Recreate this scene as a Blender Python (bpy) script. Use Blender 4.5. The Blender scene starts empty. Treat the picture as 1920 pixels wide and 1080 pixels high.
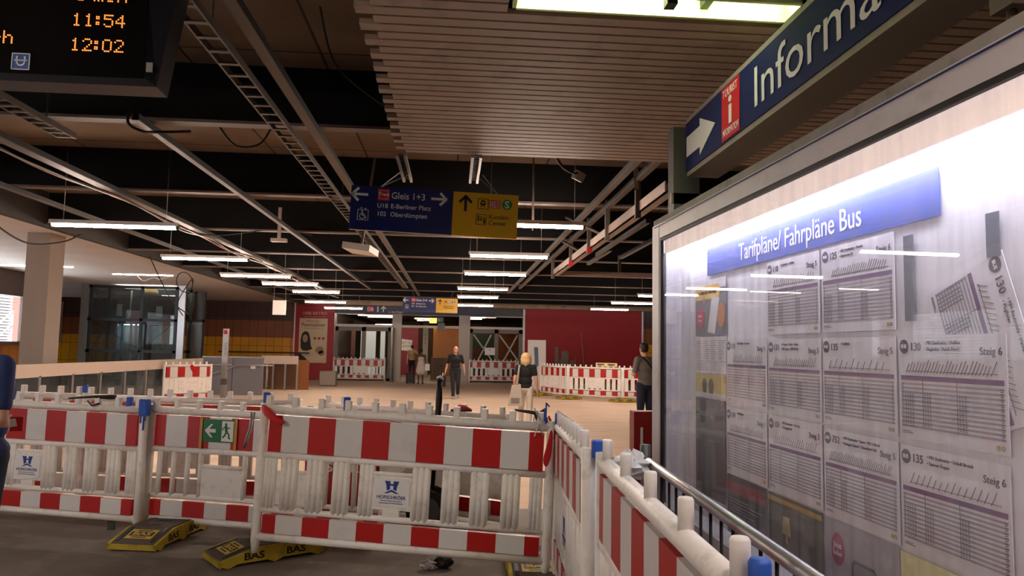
import bpy, math, random
from mathutils import Vector, Matrix
random.seed(7)
S = bpy.context.scene
COL = S.collection
PI = math.pi

# ------------------------------------------------------------------ camera, world, exposure
cd = bpy.data.cameras.new('camera'); cam = bpy.data.objects.new('camera', cd); COL.objects.link(cam)
cd.sensor_fit = 'HORIZONTAL'; cd.sensor_width = 36.0; cd.lens = 1400.0 / 1920.0 * 36.0; cd.clip_start = 0.05; cd.clip_end = 300
r_ = Vector((0.99678665, -0.07806869, 0.01793461)); u_ = Vector((-0.02431935, -0.08161726, 0.996367)); f_ = Vector((0.07632129, 0.99360148, 0.08325358))
cam.matrix_world = Matrix(((r_.x, u_.x, -f_.x, 0), (r_.y, u_.y, -f_.y, 0), (r_.z, u_.z, -f_.z, 1.6), (0, 0, 0, 1)))
S.camera = cam
W = bpy.data.worlds.new('world'); S.world = W; W.use_nodes = True
bg = W.node_tree.nodes['Background']; bg.inputs[0].default_value = (0.86, 0.93, 1.0, 1); bg.inputs[1].default_value = 7.0
S.view_settings.view_transform = 'Standard'; S.view_settings.look = 'None'; S.view_settings.gamma = 1; S.view_settings.use_curve_mapping = False
S.view_settings.exposure = 0.6
S.cycles.max_bounces = 8; S.cycles.transparent_max_bounces = 16; S.cycles.sample_clamp_indirect = 4.0
TUBE = 125.0          # radiance of the fluorescent tubes
FIXTURE_ADDED = 90.0       # radiance of the unseen fixtures added behind the photographer for front light
FIXTURE_NEAR = 16.0  # the visible one by the information sign, kept dim against green spill

# ------------------------------------------------------------------ materials
def lin(h):
    h = h.lstrip('#'); c = [int(h[i:i+2], 16) / 255 for i in (0, 2, 4)]
    return tuple(x / 12.92 if x <= .04045 else ((x + .055) / 1.055) ** 2.4 for x in c) + (1,)
MATS = {}
def M(name, hx='#808080', rough=.5, metal=0, noise=0, scale=6, bump=0, dirt=None, emit=0, spec=.5, stretch=None):
    if name in MATS: return MATS[name]
    m = bpy.data.materials.new(name); m.use_nodes = True; nt = m.node_tree; b = nt.nodes['Principled BSDF']
    b.inputs['Base Color'].default_value = lin(hx); b.inputs['Roughness'].default_value = rough; b.inputs['Metallic'].default_value = metal
    b.inputs['Specular IOR Level'].default_value = spec
    last = None
    if noise or bump or dirt:
        tc = nt.nodes.new('ShaderNodeTexCoord'); mp = nt.nodes.new('ShaderNodeMapping'); nt.links.new(tc.outputs['Object'], mp.inputs[0])
        if stretch: mp.inputs['Scale'].default_value = stretch
        n = nt.nodes.new('ShaderNodeTexNoise'); n.inputs['Scale'].default_value = scale; n.inputs['Detail'].default_value = 6; n.inputs['Roughness'].default_value = .6
        nt.links.new(mp.outputs[0], n.inputs[0])
        mx = nt.nodes.new('ShaderNodeMix'); mx.data_type = 'RGBA'
        c = lin(hx); k = noise
        mx.inputs['A'].default_value = tuple(max(0, v * (1 - k)) for v in c[:3]) + (1,)
        mx.inputs['B'].default_value = tuple(min(1, v * (1 + k)) for v in c[:3]) + (1,)
        nt.links.new(n.outputs[0], mx.inputs['Factor']); last = mx.outputs['Result']
        if dirt:
            n2 = nt.nodes.new('ShaderNodeTexNoise'); n2.inputs['Scale'].default_value = dirt[2]; n2.inputs['Detail'].default_value = 9; n2.inputs['Roughness'].default_value = .7
            nt.links.new(mp.outputs[0], n2.inputs[0])
            rp = nt.nodes.new('ShaderNodeMapRange'); rp.inputs[1].default_value = .52; rp.inputs[2].default_value = .72; rp.inputs[4].default_value = dirt[1]
            nt.links.new(n2.outputs[0], rp.inputs[0])
            m2 = nt.nodes.new('ShaderNodeMix'); m2.data_type = 'RGBA'; m2.inputs['B'].default_value = lin(dirt[0])
            nt.links.new(last, m2.inputs['A']); nt.links.new(rp.outputs[0], m2.inputs['Factor']); last = m2.outputs['Result']
        nt.links.new(last, b.inputs['Base Color'])
        if bump:
            bp = nt.nodes.new('ShaderNodeBump'); bp.inputs['Strength'].default_value = bump; bp.inputs['Distance'].default_value = .02
            nt.links.new(n.outputs[0], bp.inputs['Height']); nt.links.new(bp.outputs[0], b.inputs['Normal'])
    if emit:
        b.inputs['Emission Color'].default_value = lin(hx); b.inputs['Emission Strength'].default_value = emit
    MATS[name] = m; return m
def glass(name, tint='#ffffff', dust=.0, dusthex='#d8d8e0', ior=1.5):
    if name in MATS: return MATS[name]
    m = bpy.data.materials.new(name); m.use_nodes = True; nt = m.node_tree; nt.nodes.clear()
    o = nt.nodes.new('ShaderNodeOutputMaterial'); t = nt.nodes.new('ShaderNodeBsdfTransparent'); t.inputs[0].default_value = lin(tint)
    g = nt.nodes.new('ShaderNodeBsdfGlossy'); g.inputs['Roughness'].default_value = .01
    lw = nt.nodes.new('ShaderNodeLayerWeight'); lw.inputs[0].default_value = .5; pw = nt.nodes.new('ShaderNodeMath'); pw.operation = 'POWER'; pw.inputs[1].default_value = 5
    ma = nt.nodes.new('ShaderNodeMath'); ma.operation = 'MULTIPLY_ADD'; r0 = ((ior-1)/(ior+1))**2; ma.inputs[1].default_value = .6*(1-r0); ma.inputs[2].default_value = r0
    nt.links.new(lw.outputs['Facing'], pw.inputs[0]); nt.links.new(pw.outputs[0], ma.inputs[0])
    mx = nt.nodes.new('ShaderNodeMixShader'); nt.links.new(ma.outputs[0], mx.inputs[0]); nt.links.new(t.outputs[0], mx.inputs[1]); nt.links.new(g.outputs[0], mx.inputs[2])
    out = mx.outputs[0]
    if dust:
        tc = nt.nodes.new('ShaderNodeTexCoord'); mp = nt.nodes.new('ShaderNodeMapping'); mp.inputs['Scale'].default_value = (6, 6, .5)
        n = nt.nodes.new('ShaderNodeTexNoise'); n.inputs['Scale'].default_value = 2.2; n.inputs['Detail'].default_value = 10; n.inputs['Roughness'].default_value = .65
        nt.links.new(tc.outputs['Object'], mp.inputs[0]); nt.links.new(mp.outputs[0], n.inputs[0])
        rp = nt.nodes.new('ShaderNodeMapRange'); rp.inputs[1].default_value = .4; rp.inputs[2].default_value = .75; rp.inputs[3].default_value = dust * .45; rp.inputs[4].default_value = dust * 1.9
        nt.links.new(n.outputs[0], rp.inputs[0])
        d = nt.nodes.new('ShaderNodeBsdfDiffuse'); d.inputs[0].default_value = lin(dusthex)
        m2 = nt.nodes.new('ShaderNodeMixShader'); nt.links.new(rp.outputs[0], m2.inputs[0]); tr = nt.nodes.new('ShaderNodeBsdfTranslucent'); tr.inputs[0].default_value = lin(dusthex); m3 = nt.nodes.new('ShaderNodeMixShader'); m3.inputs[0].default_value = .5
        nt.links.new(d.outputs[0], m3.inputs[1]); nt.links.new(tr.outputs[0], m3.inputs[2]); nt.links.new(out, m2.inputs[1]); nt.links.new(m3.outputs[0], m2.inputs[2]); out = m2.outputs[0]
    nt.links.new(out, o.inputs[0]); MATS[name] = m; return m
def brickmat(name, a, b, mortar, bw, bh, msize, rough=.7, offset=.0, axes='XZ', noise=.1):
    if name in MATS: return MATS[name]
    m = bpy.data.materials.new(name); m.use_nodes = True; nt = m.node_tree; p = nt.nodes['Principled BSDF']; p.inputs['Roughness'].default_value = rough
    tc = nt.nodes.new('ShaderNodeTexCoord'); sp = nt.nodes.new('ShaderNodeSeparateXYZ'); cb = nt.nodes.new('ShaderNodeCombineXYZ')
    nt.links.new(tc.outputs['Object'], sp.inputs[0]); nt.links.new(sp.outputs[axes[0]], cb.inputs[0]); nt.links.new(sp.outputs[axes[1]], cb.inputs[1])
    k = nt.nodes.new('ShaderNodeTexBrick'); k.offset = offset; k.inputs['Scale'].default_value = 1; k.inputs['Brick Width'].default_value = bw; k.inputs['Row Height'].default_value = bh
    k.inputs['Mortar Size'].default_value = msize; k.inputs['Mortar Smooth'].default_value = 0; k.inputs['Color1'].default_value = lin(a); k.inputs['Color2'].default_value = lin(b); k.inputs['Mortar'].default_value = lin(mortar)
    nt.links.new(cb.outputs[0], k.inputs[0])
    n = nt.nodes.new('ShaderNodeTexNoise'); n.inputs['Scale'].default_value = 1.3; n.inputs['Detail'].default_value = 7; nt.links.new(tc.outputs['Object'], n.inputs[0])
    rp = nt.nodes.new('ShaderNodeMapRange'); rp.inputs[1].default_value = .3; rp.inputs[2].default_value = .7; rp.inputs[3].default_value = 1 - noise; rp.inputs[4].default_value = 1 + noise; nt.links.new(n.outputs[0], rp.inputs[0])
    mx = nt.nodes.new('ShaderNodeMix'); mx.data_type = 'RGBA'; mx.blend_type = 'MULTIPLY'; mx.inputs['Factor'].default_value = 1
    nt.links.new(k.outputs[0], mx.inputs['A']); nt.links.new(rp.outputs[0], mx.inputs['B']); nt.links.new(mx.outputs['Result'], p.inputs['Base Color'])
    MATS[name] = m; return m

white_plastic = M('white plastic', '#efe9e2', .45, noise=.05, scale=4, dirt=('#9a8b78', .4, 11))
white_film = M('white reflective film', '#dad6d2', .4, noise=.03, dirt=('#b3aca4', .3, 5))
red_film = M('red reflective film', '#b0120f', .38, noise=.08, scale=3)
blue_paint = M('blue paint', '#1d4fae', .5, noise=.25, scale=30)
plate_white = M('plate white', '#e9e6e4', .5)
logo_blue = M('logo blue', '#123a86', .5)
ink = M('black ink', '#17171a', .6)
steel = M('galvanised steel', '#a6a4a2', .38, .85, noise=.2, scale=14)
alu = M('aluminium', '#c4bec2', .45, .1, noise=.06, scale=5, dirt=('#6b655f', .35, 6))
darksteel = M('dark steel', '#2b2927', .6, .3, noise=.2)
blacksteel = M('black painted steel', '#0c0b0b', .75, noise=.3, scale=2, spec=.2)
flange = M('worn primer steel', '#6e6058', .6, .1, noise=.2, scale=3, dirt=('#4b4038', .5, 4))
railmat = M('dull zinc channel', '#5c5047', .55, .3, noise=.18, scale=6)
sign_blue = M('sign blue', '#10205f', .35, noise=.06, scale=4)
sign_yellow = M('sign yellow', '#e0ad1c', .35)
sign_white = M('sign white', '#e8e4e0', .45)
red = M('sign red', '#c3141c', .45)
green = M('exit green', '#0b6a38', .45)
black = M('matt black', '#0b0b0c', .55)
rubber = M('black rubber', '#151413', .8, noise=.3)
skin = M('skin', '#c99478', .55, noise=.06, scale=20)
skin_dark = M('dark skin', '#5c3a2a', .55)
beige_board = M('beige board', '#c9b6a6', .6, noise=.06, scale=3)

# ------------------------------------------------------------------ mesh builder
class MB:
    def __init__(s): s.v = []; s.f = []; s.mi = []; s.cur = 0; s.smooth = []
    def mat(s, i): s.cur = i; return s
    def add(s, vs, fs, smooth=False):
        o = len(s.v); s.v += [tuple(v) for v in vs]
        for f in fs: s.f.append(tuple(o + i for i in f)); s.mi.append(s.cur); s.smooth.append(smooth)
        return s
    def box(s, x0, x1, y0, y1, z0, z1):
        s.add([(x0,y0,z0),(x1,y0,z0),(x1,y1,z0),(x0,y1,z0),(x0,y0,z1),(x1,y0,z1),(x1,y1,z1),(x0,y1,z1)],
              [(0,3,2,1),(4,5,6,7),(0,1,5,4),(1,2,6,5),(2,3,7,6),(3,0,4,7)]); return s
    def rbox(s, x0, x1, y0, y1, z0, z1, b):            # box with chamfered long z edges and top
        pts = []
        for (cx, cy, a0) in ((x1-b, y1-b, 0), (x0+b, y1-b, 90), (x0+b, y0+b, 180), (x1-b, y0+b, 270)):
            for k in (0, 45, 90):
                a = math.radians(a0 + k); pts.append((cx + b*math.cos(a), cy + b*math.sin(a)))
        n = len(pts); cxm = (x0+x1)/2; cym = (y0+y1)/2; t = b*.6
        rings = [[(p[0], p[1], z0) for p in pts], [(p[0], p[1], z1-t) for p in pts],
                 [(cxm+(p[0]-cxm)*.82, cym+(p[1]-cym)*.82, z1) for p in pts]]
        vs = sum(rings, []); fs = [tuple(range(n))[::-1], tuple(2*n+i for i in range(n))]
        for r in range(2):
            for i in range(n): j = (i+1) % n; fs.append((r*n+i, r*n+j, (r+1)*n+j, (r+1)*n+i))
        s.add(vs, fs, False); return s
    def tube(s, pts, r, n=10, cap=True, smooth=True):
        pts = [Vector(p) for p in pts]; rs = r if isinstance(r, (list, tuple)) else [r]*len(pts)
        vs = []; fs = []; up = None
        for i, p in enumerate(pts):
            d = (pts[min(i+1, len(pts)-1)] - pts[max(i-1, 0)]).normalized()
            if up is None: up = Vector((0,0,1)) if abs(d.z) < .9 else Vector((1,0,0))
            a = d.cross(up)
            if a.length < 1e-4: a = d.orthogonal()
            a.normalize(); b = a.cross(d).normalized(); up = b
            for k in range(n):
                t = 2*PI*k/n; vs.append(p + a*(rs[i]*math.cos(t)) + b*(rs[i]*math.sin(t)))
        for i in range(len(pts)-1):
            for k in range(n): j = (k+1) % n; fs.append((i*n+k, i*n+j, (i+1)*n+j, (i+1)*n+k))
        if cap: fs.append(tuple(range(n))[::-1]); fs.append(tuple((len(pts)-1)*n+k for k in range(n)))
        s.add(vs, fs, smooth); return s
    def bar(s, a, b, w, h):                             # rectangular bar between two points
        a = Vector(a); b = Vector(b); d = (b-a).normalized(); up = Vector((0,0,1)) if abs(d.z) < .95 else Vector((0,1,0))
        x = d.cross(up).normalized()*(w/2); z = x.cross(d).normalized()*(h/2)
        vs = [a-x-z, a+x-z, a+x+z, a-x+z, b-x-z, b+x-z, b+x+z, b-x+z]
        s.add(vs, [(0,3,2,1),(4,5,6,7),(0,1,5,4),(1,2,6,5),(2,3,7,6),(3,0,4,7)]); return s
    def poly(s, pts, y0, y1):                           # 2D polygon in XZ, extruded along Y
        n = len(pts); ar = sum(pts[i][0]*pts[(i+1)%n][1]-pts[(i+1)%n][0]*pts[i][1] for i in range(n))
        if ar < 0: pts = pts[::-1]
        vs = [(p[0], y0, p[1]) for p in pts] + [(p[0], y1, p[1]) for p in pts]
        fs = [tuple(range(n)), tuple(range(n, 2*n))[::-1]] + [(j, i, n+i, n+j) for i, j in ((i, (i+1)%n) for i in range(n))]
        s.add(vs, fs); return s
    def disc(s, cx, cz, rx, rz, y0, y1, n=28):
        return s.poly([(cx+rx*math.cos(2*PI*k/n), cz+rz*math.sin(2*PI*k/n)) for k in range(n)], y0, y1)
    def ring(s, cx, cz, r0, r1, y0, y1, a0=0, a1=360, n=36):
        for k in range(n):
            t0 = math.radians(a0+(a1-a0)*k/n); t1 = math.radians(a0+(a1-a0)*(k+1)/n)
            s.poly([(cx+r0*math.cos(t0), cz+r0*math.sin(t0)), (cx+r1*math.cos(t0), cz+r1*math.sin(t0)), (cx+r1*math.cos(t1), cz+r1*math.sin(t1)), (cx+r0*math.cos(t1), cz+r0*math.sin(t1))], y0, y1)
        return s
    def stroke(s, pts, w, y0, y1):
        for a, b in zip(pts[:-1], pts[1:]):
            dx = b[0]-a[0]; dz = b[1]-a[1]; L = math.hypot(dx, dz) or 1; nx = -dz/L*w/2; nz = dx/L*w/2
            s.poly([(a[0]-nx, a[1]-nz), (b[0]-nx, b[1]-nz), (b[0]+nx, b[1]+nz), (a[0]+nx, a[1]+nz)], y0, y1)
        return s
    def ball(s, c, rx, ry, rz, nu=12, nv=8):
        vs = [(c[0], c[1], c[2]-rz)]; fs = []
        for j in range(1, nv):
            t = -PI/2 + PI*j/nv
            for i in range(nu): a = 2*PI*i/nu; vs.append((c[0]+rx*math.cos(t)*math.cos(a), c[1]+ry*math.cos(t)*math.sin(a), c[2]+rz*math.sin(t)))
        vs.append((c[0], c[1], c[2]+rz)); top = len(vs)-1
        for i in range(nu): k = (i+1) % nu; fs.append((0, 1+k, 1+i)); fs.append((top, 1+(nv-2)*nu+i, 1+(nv-2)*nu+k))
        for j in range(nv-2):
            for i in range(nu): k = (i+1) % nu; a = 1+j*nu; fs.append((a+i, a+k, a+nu+k, a+nu+i))
        s.add(vs, fs, True); return s
    def mesh(s, name, mats):
        me = bpy.data.meshes.new(name); me.from_pydata(s.v, [], s.f)
        for m in (mats if isinstance(mats, (list, tuple)) else [mats]): me.materials.append(m)
        me.polygons.foreach_set('material_index', s.mi); me.polygons.foreach_set('use_smooth', s.smooth); me.update()
        return me
    def build(s, name, mats, parent=None, label=None):
        return link(name, s.mesh(name, mats), parent, label)
def link(name, me, parent=None, label=None):
    o = bpy.data.objects.new(name, me); COL.objects.link(o)
    if parent is not None: o.parent = parent
    if label: o['label'] = label
    return o
def tag(o, label, cat, group=None, kind=None):
    o['label'] = label; o['category'] = cat
    if group: o['group'] = group
    if kind: o['kind'] = kind
    return o
def thing(name, label, cat, loc=(0,0,0), rz=0, group=None):
    o = bpy.data.objects.new(name, None); COL.objects.link(o); o.location = loc; o.rotation_euler = (0, 0, rz); o.empty_display_size = .1
    return tag(o, label, cat, group)
def struct(name, mb, mats, parent=None):
    o = mb.build(name, mats, parent); o['kind'] = 'structure'; return o
def dup(root):
    r = root.copy(); COL.objects.link(r)
    for ch in list(root.children):
        c = ch.copy(); COL.objects.link(c); c.parent = r
        for g in list(ch.children): d = g.copy(); COL.objects.link(d); d.parent = c
    return r
def frame_mat(a, b):                                   # local x from a to b, z up
    a = Vector(a); b = Vector(b); x = (b-a).normalized(); y = Vector((0,0,1)).cross(x).normalized(); z = x.cross(y)
    return Matrix(((x.x,y.x,z.x,a.x),(x.y,y.y,z.y,a.y),(x.z,y.z,z.z,a.z),(0,0,0,1)))
def fit(o, w):                                           # stretch lettering sideways to a width
    xs = [v.co.x for v in o.data.vertices]; x0 = min(xs); k = w/(max(xs)-x0)
    for v in o.data.vertices: v.co.x = x0+(v.co.x-x0)*k
    return o
def text(name, s, size, mat, x, z, y=-.002, parent=None, align='LEFT', sx=1.0, sp=1.0, bold=0.0, shear=0, label=None):
    c = bpy.data.curves.new(name, 'FONT'); c.body = s; c.size = size; c.align_x = align; c.space_character = sp; c.offset = bold*size; c.shear = shear
    c.extrude = .0006; c.resolution_u = 3
    t = bpy.data.objects.new(name, c); COL.objects.link(t); bpy.context.view_layer.update()
    me = bpy.data.meshes.new_from_object(t.evaluated_get(bpy.context.evaluated_depsgraph_get()))
    bpy.data.objects.remove(t); bpy.data.curves.remove(c)
    for v in me.vertices: v.co = (x + v.co.x*sx, y - v.co.z, z + v.co.y)
    me.materials.clear(); me.materials.append(mat); me.name = name
    return link(name, me, parent, label)

# ------------------------------------------------------------------ the hall
floor_dark = M('worn dark concrete', '#756c64', .75, noise=.35, scale=2.2, bump=.15, dirt=('#a39a90', .45, 3.5))
screed = M('dusty screed', '#cfb49c', .85, noise=.16, scale=.9, bump=.25, dirt=('#8d6f57', .5, 1.4), stretch=(.5, 1.6, 1))
m = MB(); m.box(-13, 12, -7, 7.7, -.2, 0); struct('floor', m, floor_dark)
m = MB(); n_ = [(-13, 7.7), (12, 7.7), (12, 37), (-19.3, 37), (-13, 24)]; m.add([(x, y, -.2) for x, y in n_]+[(x, y, 0) for x, y in n_], [(4, 3, 2, 1, 0), (5, 6, 7, 8, 9)]+[(i, (i+1) % 5, 5+(i+1) % 5, 5+i) for i in range(5)]); struct('floor', m, screed)
m = MB(); m.box(-6, 6, 37, 52, -.2, 0); struct('floor', m, M('corridor floor', '#8a7a66', .5, noise=.1))
soffit = brickmat('soffit panels', '#75604c', '#6a5542', '#2e241c', 1.15, 3.05, .012, .85, axes='XY', noise=.25)
m = MB(); m.box(-6.6, 12, -7, 34, 4.02, 4.2); struct('ceiling', m, soffit)
lamella = brickmat('white ceiling strips', '#d6cdc6', '#d0c7c0', '#9b928c', 30, .12, .006, .7, axes='XY', noise=.06)
def slab(pts, z0, z1):
    m = MB(); n = len(pts); m.add([(x, y, z0) for x, y in pts]+[(x, y, z1) for x, y in pts], [tuple(range(n))[::-1], tuple(range(n, 2*n))]+[(i, (i+1) % n, n+(i+1) % n, n+i) for i in range(n)]); return m
struct('ceiling', slab([(-13.2, -7), (-6.7, -7), (-6.7, 37), (-19.5, 37), (-13.2, 24)], 3.7, 3.85), lamella)
# beams
for i in range(9):
    y = 6.45 + 3.03*i
    m = MB(); m.mat(0).box(-6.6, 12, y, y+.05, 3.52, 4.02).mat(1).box(-6.6, 12, y-.04, y+.09, 3.49, 3.515)
    struct('trim_%d' % (i+1), m, [blacksteel, flange])
for i, y in enumerate((3.4, .4, -2.6)):
    m = MB(); m.mat(0).box(-6.6, 12, y, y+.05, 3.52, 4.02).mat(1).box(-6.6, 12, y-.04, y+.09, 3.49, 3.515)
    struct('trim_%d' % (i+20), m, [blacksteel, flange])
m = MB(); m.box(-6.72, -6.6, -7, 33.4, 3.46, 4.02); struct('trim_10', m, M('fascia', '#2d2622', .7, noise=.2))
concrete = M('broken plaster', '#bda995', .9, noise=.2, scale=1.5, bump=.4, dirt=('#6a5a4c', .6, 2))
m = MB(); m.box(-6.6, 12, 33.6, 34, 3.5, 4.02); struct('trim_11', m, concrete)
m = MB(); m.box(-19.3, 12, 37.3, 37.4, 3.72, 4.4); m.box(-13, 12, 34, 37.4, 4.3, 4.4); struct('wall_back', m, concrete)
# tiled back walls: three bands of colour
tile_brown = brickmat('dark brown tiles', '#523a36', '#4a3330', '#1d1412', .385, 3, .008, .35)
tile_rust = brickmat('rust tiles', '#8a5032', '#80482a', '#2b1a10', .385, 3, .008, .35)
tile_yel = brickmat('ochre tiles', '#dc9a1e', '#d49218', '#3a2508', .385, .8, .008, .35)
def tilewall(name, x0, x1, y, th=.3):
    m = MB(); m.mat(0).box(x0, x1, y, y+th, 2.8, 3.7).mat(1).box(x0, x1, y, y+th, 2.0, 2.8).mat(2).box(x0, x1, y, y+th, 0, 2.0)
    struct(name, m, [tile_brown, tile_rust, tile_yel])
tilewall('wall_back_left', -19.3, -7.72, 36.2, 1.2)
tilewall('wall_back_right', 9.5, 12, 37)
m = MB(); m.box(9.42, 9.5, 36.95, 37.05, 0, 3.8); struct('trim_12', m, plate_white)
redwall = M('red wall paint', '#a3181a', .6, noise=.07, scale=.8, dirt=('#8a1416', .5, .6))
m = MB(); m.box(3.52, 9.42, 37, 37.3, 0, 3.78); struct('wall_back_red', m, redwall)
m = MB(); m.box(3.42, 3.52, 36.95, 37.3, 0, 3.78); struct('trim_13', m, steel)
m = MB(); m.box(12, 12.2, -7, 37.4, 0, 4.4); struct('wall_right', m, M('grey side wall', '#6a615a', .8, noise=.1))
m = MB(); m.box(-13, 12, -7.2, -7, 0, 4.4); struct('wall_rear', m, M('grey rear wall', '#7d746c', .8, noise=.1))
# left wall with window band
oak = brickmat('orange brown panels', '#a3651f', '#965b1a', '#3a220c', .385, 5, .008, .45, axes='YZ')
frame_brown = M('brown frame', '#4a3c36', .5)
m = MB(); m.mat(0).box(-13.3, -13, -7, 24, 0, 1.5).mat(1).box(-13.3, -13, -7, 24, 2.95, 3.85).box(-13.3, -12.9, -7, 24, 1.5, 1.6)
struct('wall_left', m, [oak, frame_brown]); struct('wall_left_far', slab([(-13.0, 24), (-19.0, 36.2), (-19.3, 36.2), (-13.3, 24)], 0, 3.85), frame_brown)
k = 0
for y in range(-6, 23, 4):
    k += 1
    m = MB(); m.box(-13.2, -13.02, y, y+.12, 1.6, 2.95); m.box(-13.2, -13.02, y+3.9, y+4, 1.6, 2.95); w = struct('window_%d' % k, m, frame_brown)
    m = MB(); m.box(-13.12, -13.1, y+.12, y+3.9, 1.6, 2.95); p = m.build('pane', glass('window glass'), w)
# the building across the street
t = thing('neighbouring_building', 'white louvred and red brick building outside the left windows', 'building', (-23, 0, 0))
m = MB(); m.box(-3, 0, -8, 60, -2, 9); m.build('wall', brickmat('red brick', '#6a2a1a', '#5f2516', '#6f5a4c', .25, .08, .01, .8, .5, axes='YZ'), t)
for a, b in ((-6, -2), (0, 3.5), (6.5, 10), (13, 17.5), (20.5, 26), (28, 40.6)):
    m = MB()
    for i in range(60): m.box(.0, .14, a, b, -1+.15*i, -1+.15*i+.1)
    m.build('louvre', M('white louvre', '#808286', .5), t)
t = thing('outdoor_stair', 'white steel stair railing outside the left window', 'railing', (-16.4, 0, 0))
m = MB()
for dz in (0, -.5): m.tube([(0, 29.2, 2.7+dz), (0, 26, .9+dz)], .035)
m.tube([(0, 30.0, 2.95), (0, 30.0, .0)], .04); m.tube([(0, 29.2, 2.7), (0, 29.2, 0)], .03); m.tube([(0, 26, .9), (0, 26, 0)], .03); m.build('handrail', plate_white, t)

# ------------------------------------------------------------------ slatted ceiling panel
slat = M('beige slats', '#a8917f', .6, noise=.08, scale=1.5, dirt=('#4c3f36', .5, 3))
def slats(x0, x1, y0, y1):
    m = MB(); y = y1; i = 0
    while y > y0:
        dx = 0 if i % 2 else .07
        m.box(x0 + dx + random.uniform(-.008, .008), x1, y-.082, y, 3.3, 3.325); y -= .1; i += 1
    return m
m = slats(-.53, .2, 3.56, 6.43)
m = MB()
y = 6.43; i = 0
while y > -5:
    x0 = -.53 + (0 if i % 2 else .075) + random.uniform(-.008, .008)
    segs = [(x0, 12)]
    for fy in (3.36, .36, -2.64):
        if fy-.02 < y and y-.082 < fy+.24: segs = [(x0, .23), (1.68, 12)]
    for a, b in segs: m.box(a, b, y-.08, y, 3.3, 3.33)
    y -= .1; i += 1
m.mat(1)
for x in (0, 1.2, 2.4, 3.6, 4.8): m.box(x, x+.04, -5, 6.4, 3.335, 3.38)
m.box(-.4, 12, -5, 6.4, 3.40, 3.42)
struct('ceiling_slats', m, [slat, black])
# recessed fixtures; the rear two are out of view, added for front light
fix_added = M('fixture tube', '#ffe8d2', .4, emit=FIXTURE_ADDED); fix_near = M('near fixture tube', '#fbffe8', .4, emit=FIXTURE_NEAR)
fix_pane = M('fixture trough', '#d6e6a0', .6)
fixpos = ((.25, 3.36, 'recessed ceiling light nearest the information sign, glowing greenish white'), (.25, .36, 'added unseen ceiling light above the photographer'), (.25, -2.64, 'added unseen ceiling light behind the photographer'))
for x, y, lb in fixpos:
    t = thing('recessed_light', lb, 'ceiling light', (x, y, 3.3), group='recessed lights in the slatted ceiling')
    m = MB(); w = 1.41; d = .22
    m.box(0, w, 0, .02, -.01, .12); m.box(0, w, d-.02, d, -.01, .12); m.box(0, .02, 0, d, -.01, .12); m.box(w-.02, w, 0, d, -.01, .12); m.box(0, w, 0, d, .09, .12)
    m.build('trough', fix_pane if y > 3 else plate_white, t)
    m = MB(); m.tube([(.04, .08, .055), (w-.04, .08, .055)], .022, 10); m.build('tube', fix_near if y > 3 else fix_added, t)
    if y > 3: m = MB(); m.box(.72, .77, -.02, .05, -.05, .04); m.build('clip', black, t)

# ------------------------------------------------------------------ hanging tube lamps
tube_mat = M('glowing tube', '#ffe8d6', .4, emit=TUBE)
hous = M('lamp housing', '#d8d2cc', .5)
lamps = []
LW = [(-4.97, -3.44, 9.48), (-4.92, -3.48, 12.85), (-4.85, -3.39, 15.8), (-4.48, -3.18, 17.7), (-4.27, -3.02, 20.0), (-4.8, -3.47, 24.4), (-4.8, -3.37, 28.0)]
RW = [(.27, 1.49, 8.5), (.2, 1.44, 11.38), (.157, 1.37, 14.17), (.053, 1.28, 17.74), (.067, 1.217, 20.58), (.087, 1.288, 24.45)]
RR = [(4.62, 5.9, 18.6), (4.57, 5.97, 21.6), (4.59, 5.92, 25.0)]
ordn = ['first', 'second', 'third', 'fourth', 'fifth', 'sixth', 'seventh']
def lamp(x0, x1, y, label, grp):
    t = thing('tube_lamp', label, 'lamp', ((x0+x1)/2, y, 3.05), group=grp); L = (x1-x0)/2
    m = MB(); m.tube([(-L+.03, 0, 0), (L-.03, 0, 0)], .034, 12); m.build('glowing_tube', tube_mat, t)
    m = MB(); m.box(-L, L, -.038, .038, .004, .05); m.build('housing', hous, t)
    for sx in (-1, 1):
        m = MB(); m.tube([(sx*(L-.03), 0, 0), (sx*L, 0, 0)], .033, 10); m.build('end_cap', black, t)
    for sx in (-.8, .8):
        m = MB(); m.tube([(sx*L, 0, .06), (sx*L, 0, .97)], .004, 5); m.build('suspension_wire', steel, t)
for i, (a, b, y) in enumerate(LW): lamp(a, b, y, 'glowing tube lamp, %s from the camera in the row over the left side' % ordn[i], 'tube lamps of the left row')
lamp(-4.9, -3.4, 2.5, 'added unseen tube lamp continuing the left row beside the photographer', 'tube lamps of the left row'); lamp(-4.9, -3.4, -.8, 'added unseen tube lamp continuing the left row behind the photographer', 'tube lamps of the left row')  # both out of view, added to light the barriers from the front
for i, (a, b, y) in enumerate(RW): lamp(a, b, y, 'glowing tube lamp, %s from the camera in the middle row beyond the platform sign' % ordn[i], 'tube lamps of the middle row')
for i, (a, b, y) in enumerate(RR): lamp(a, b, y, 'glowing tube lamp, %s from the camera in the short right row before the red wall' % ordn[i], 'tube lamps of the right row')

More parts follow.
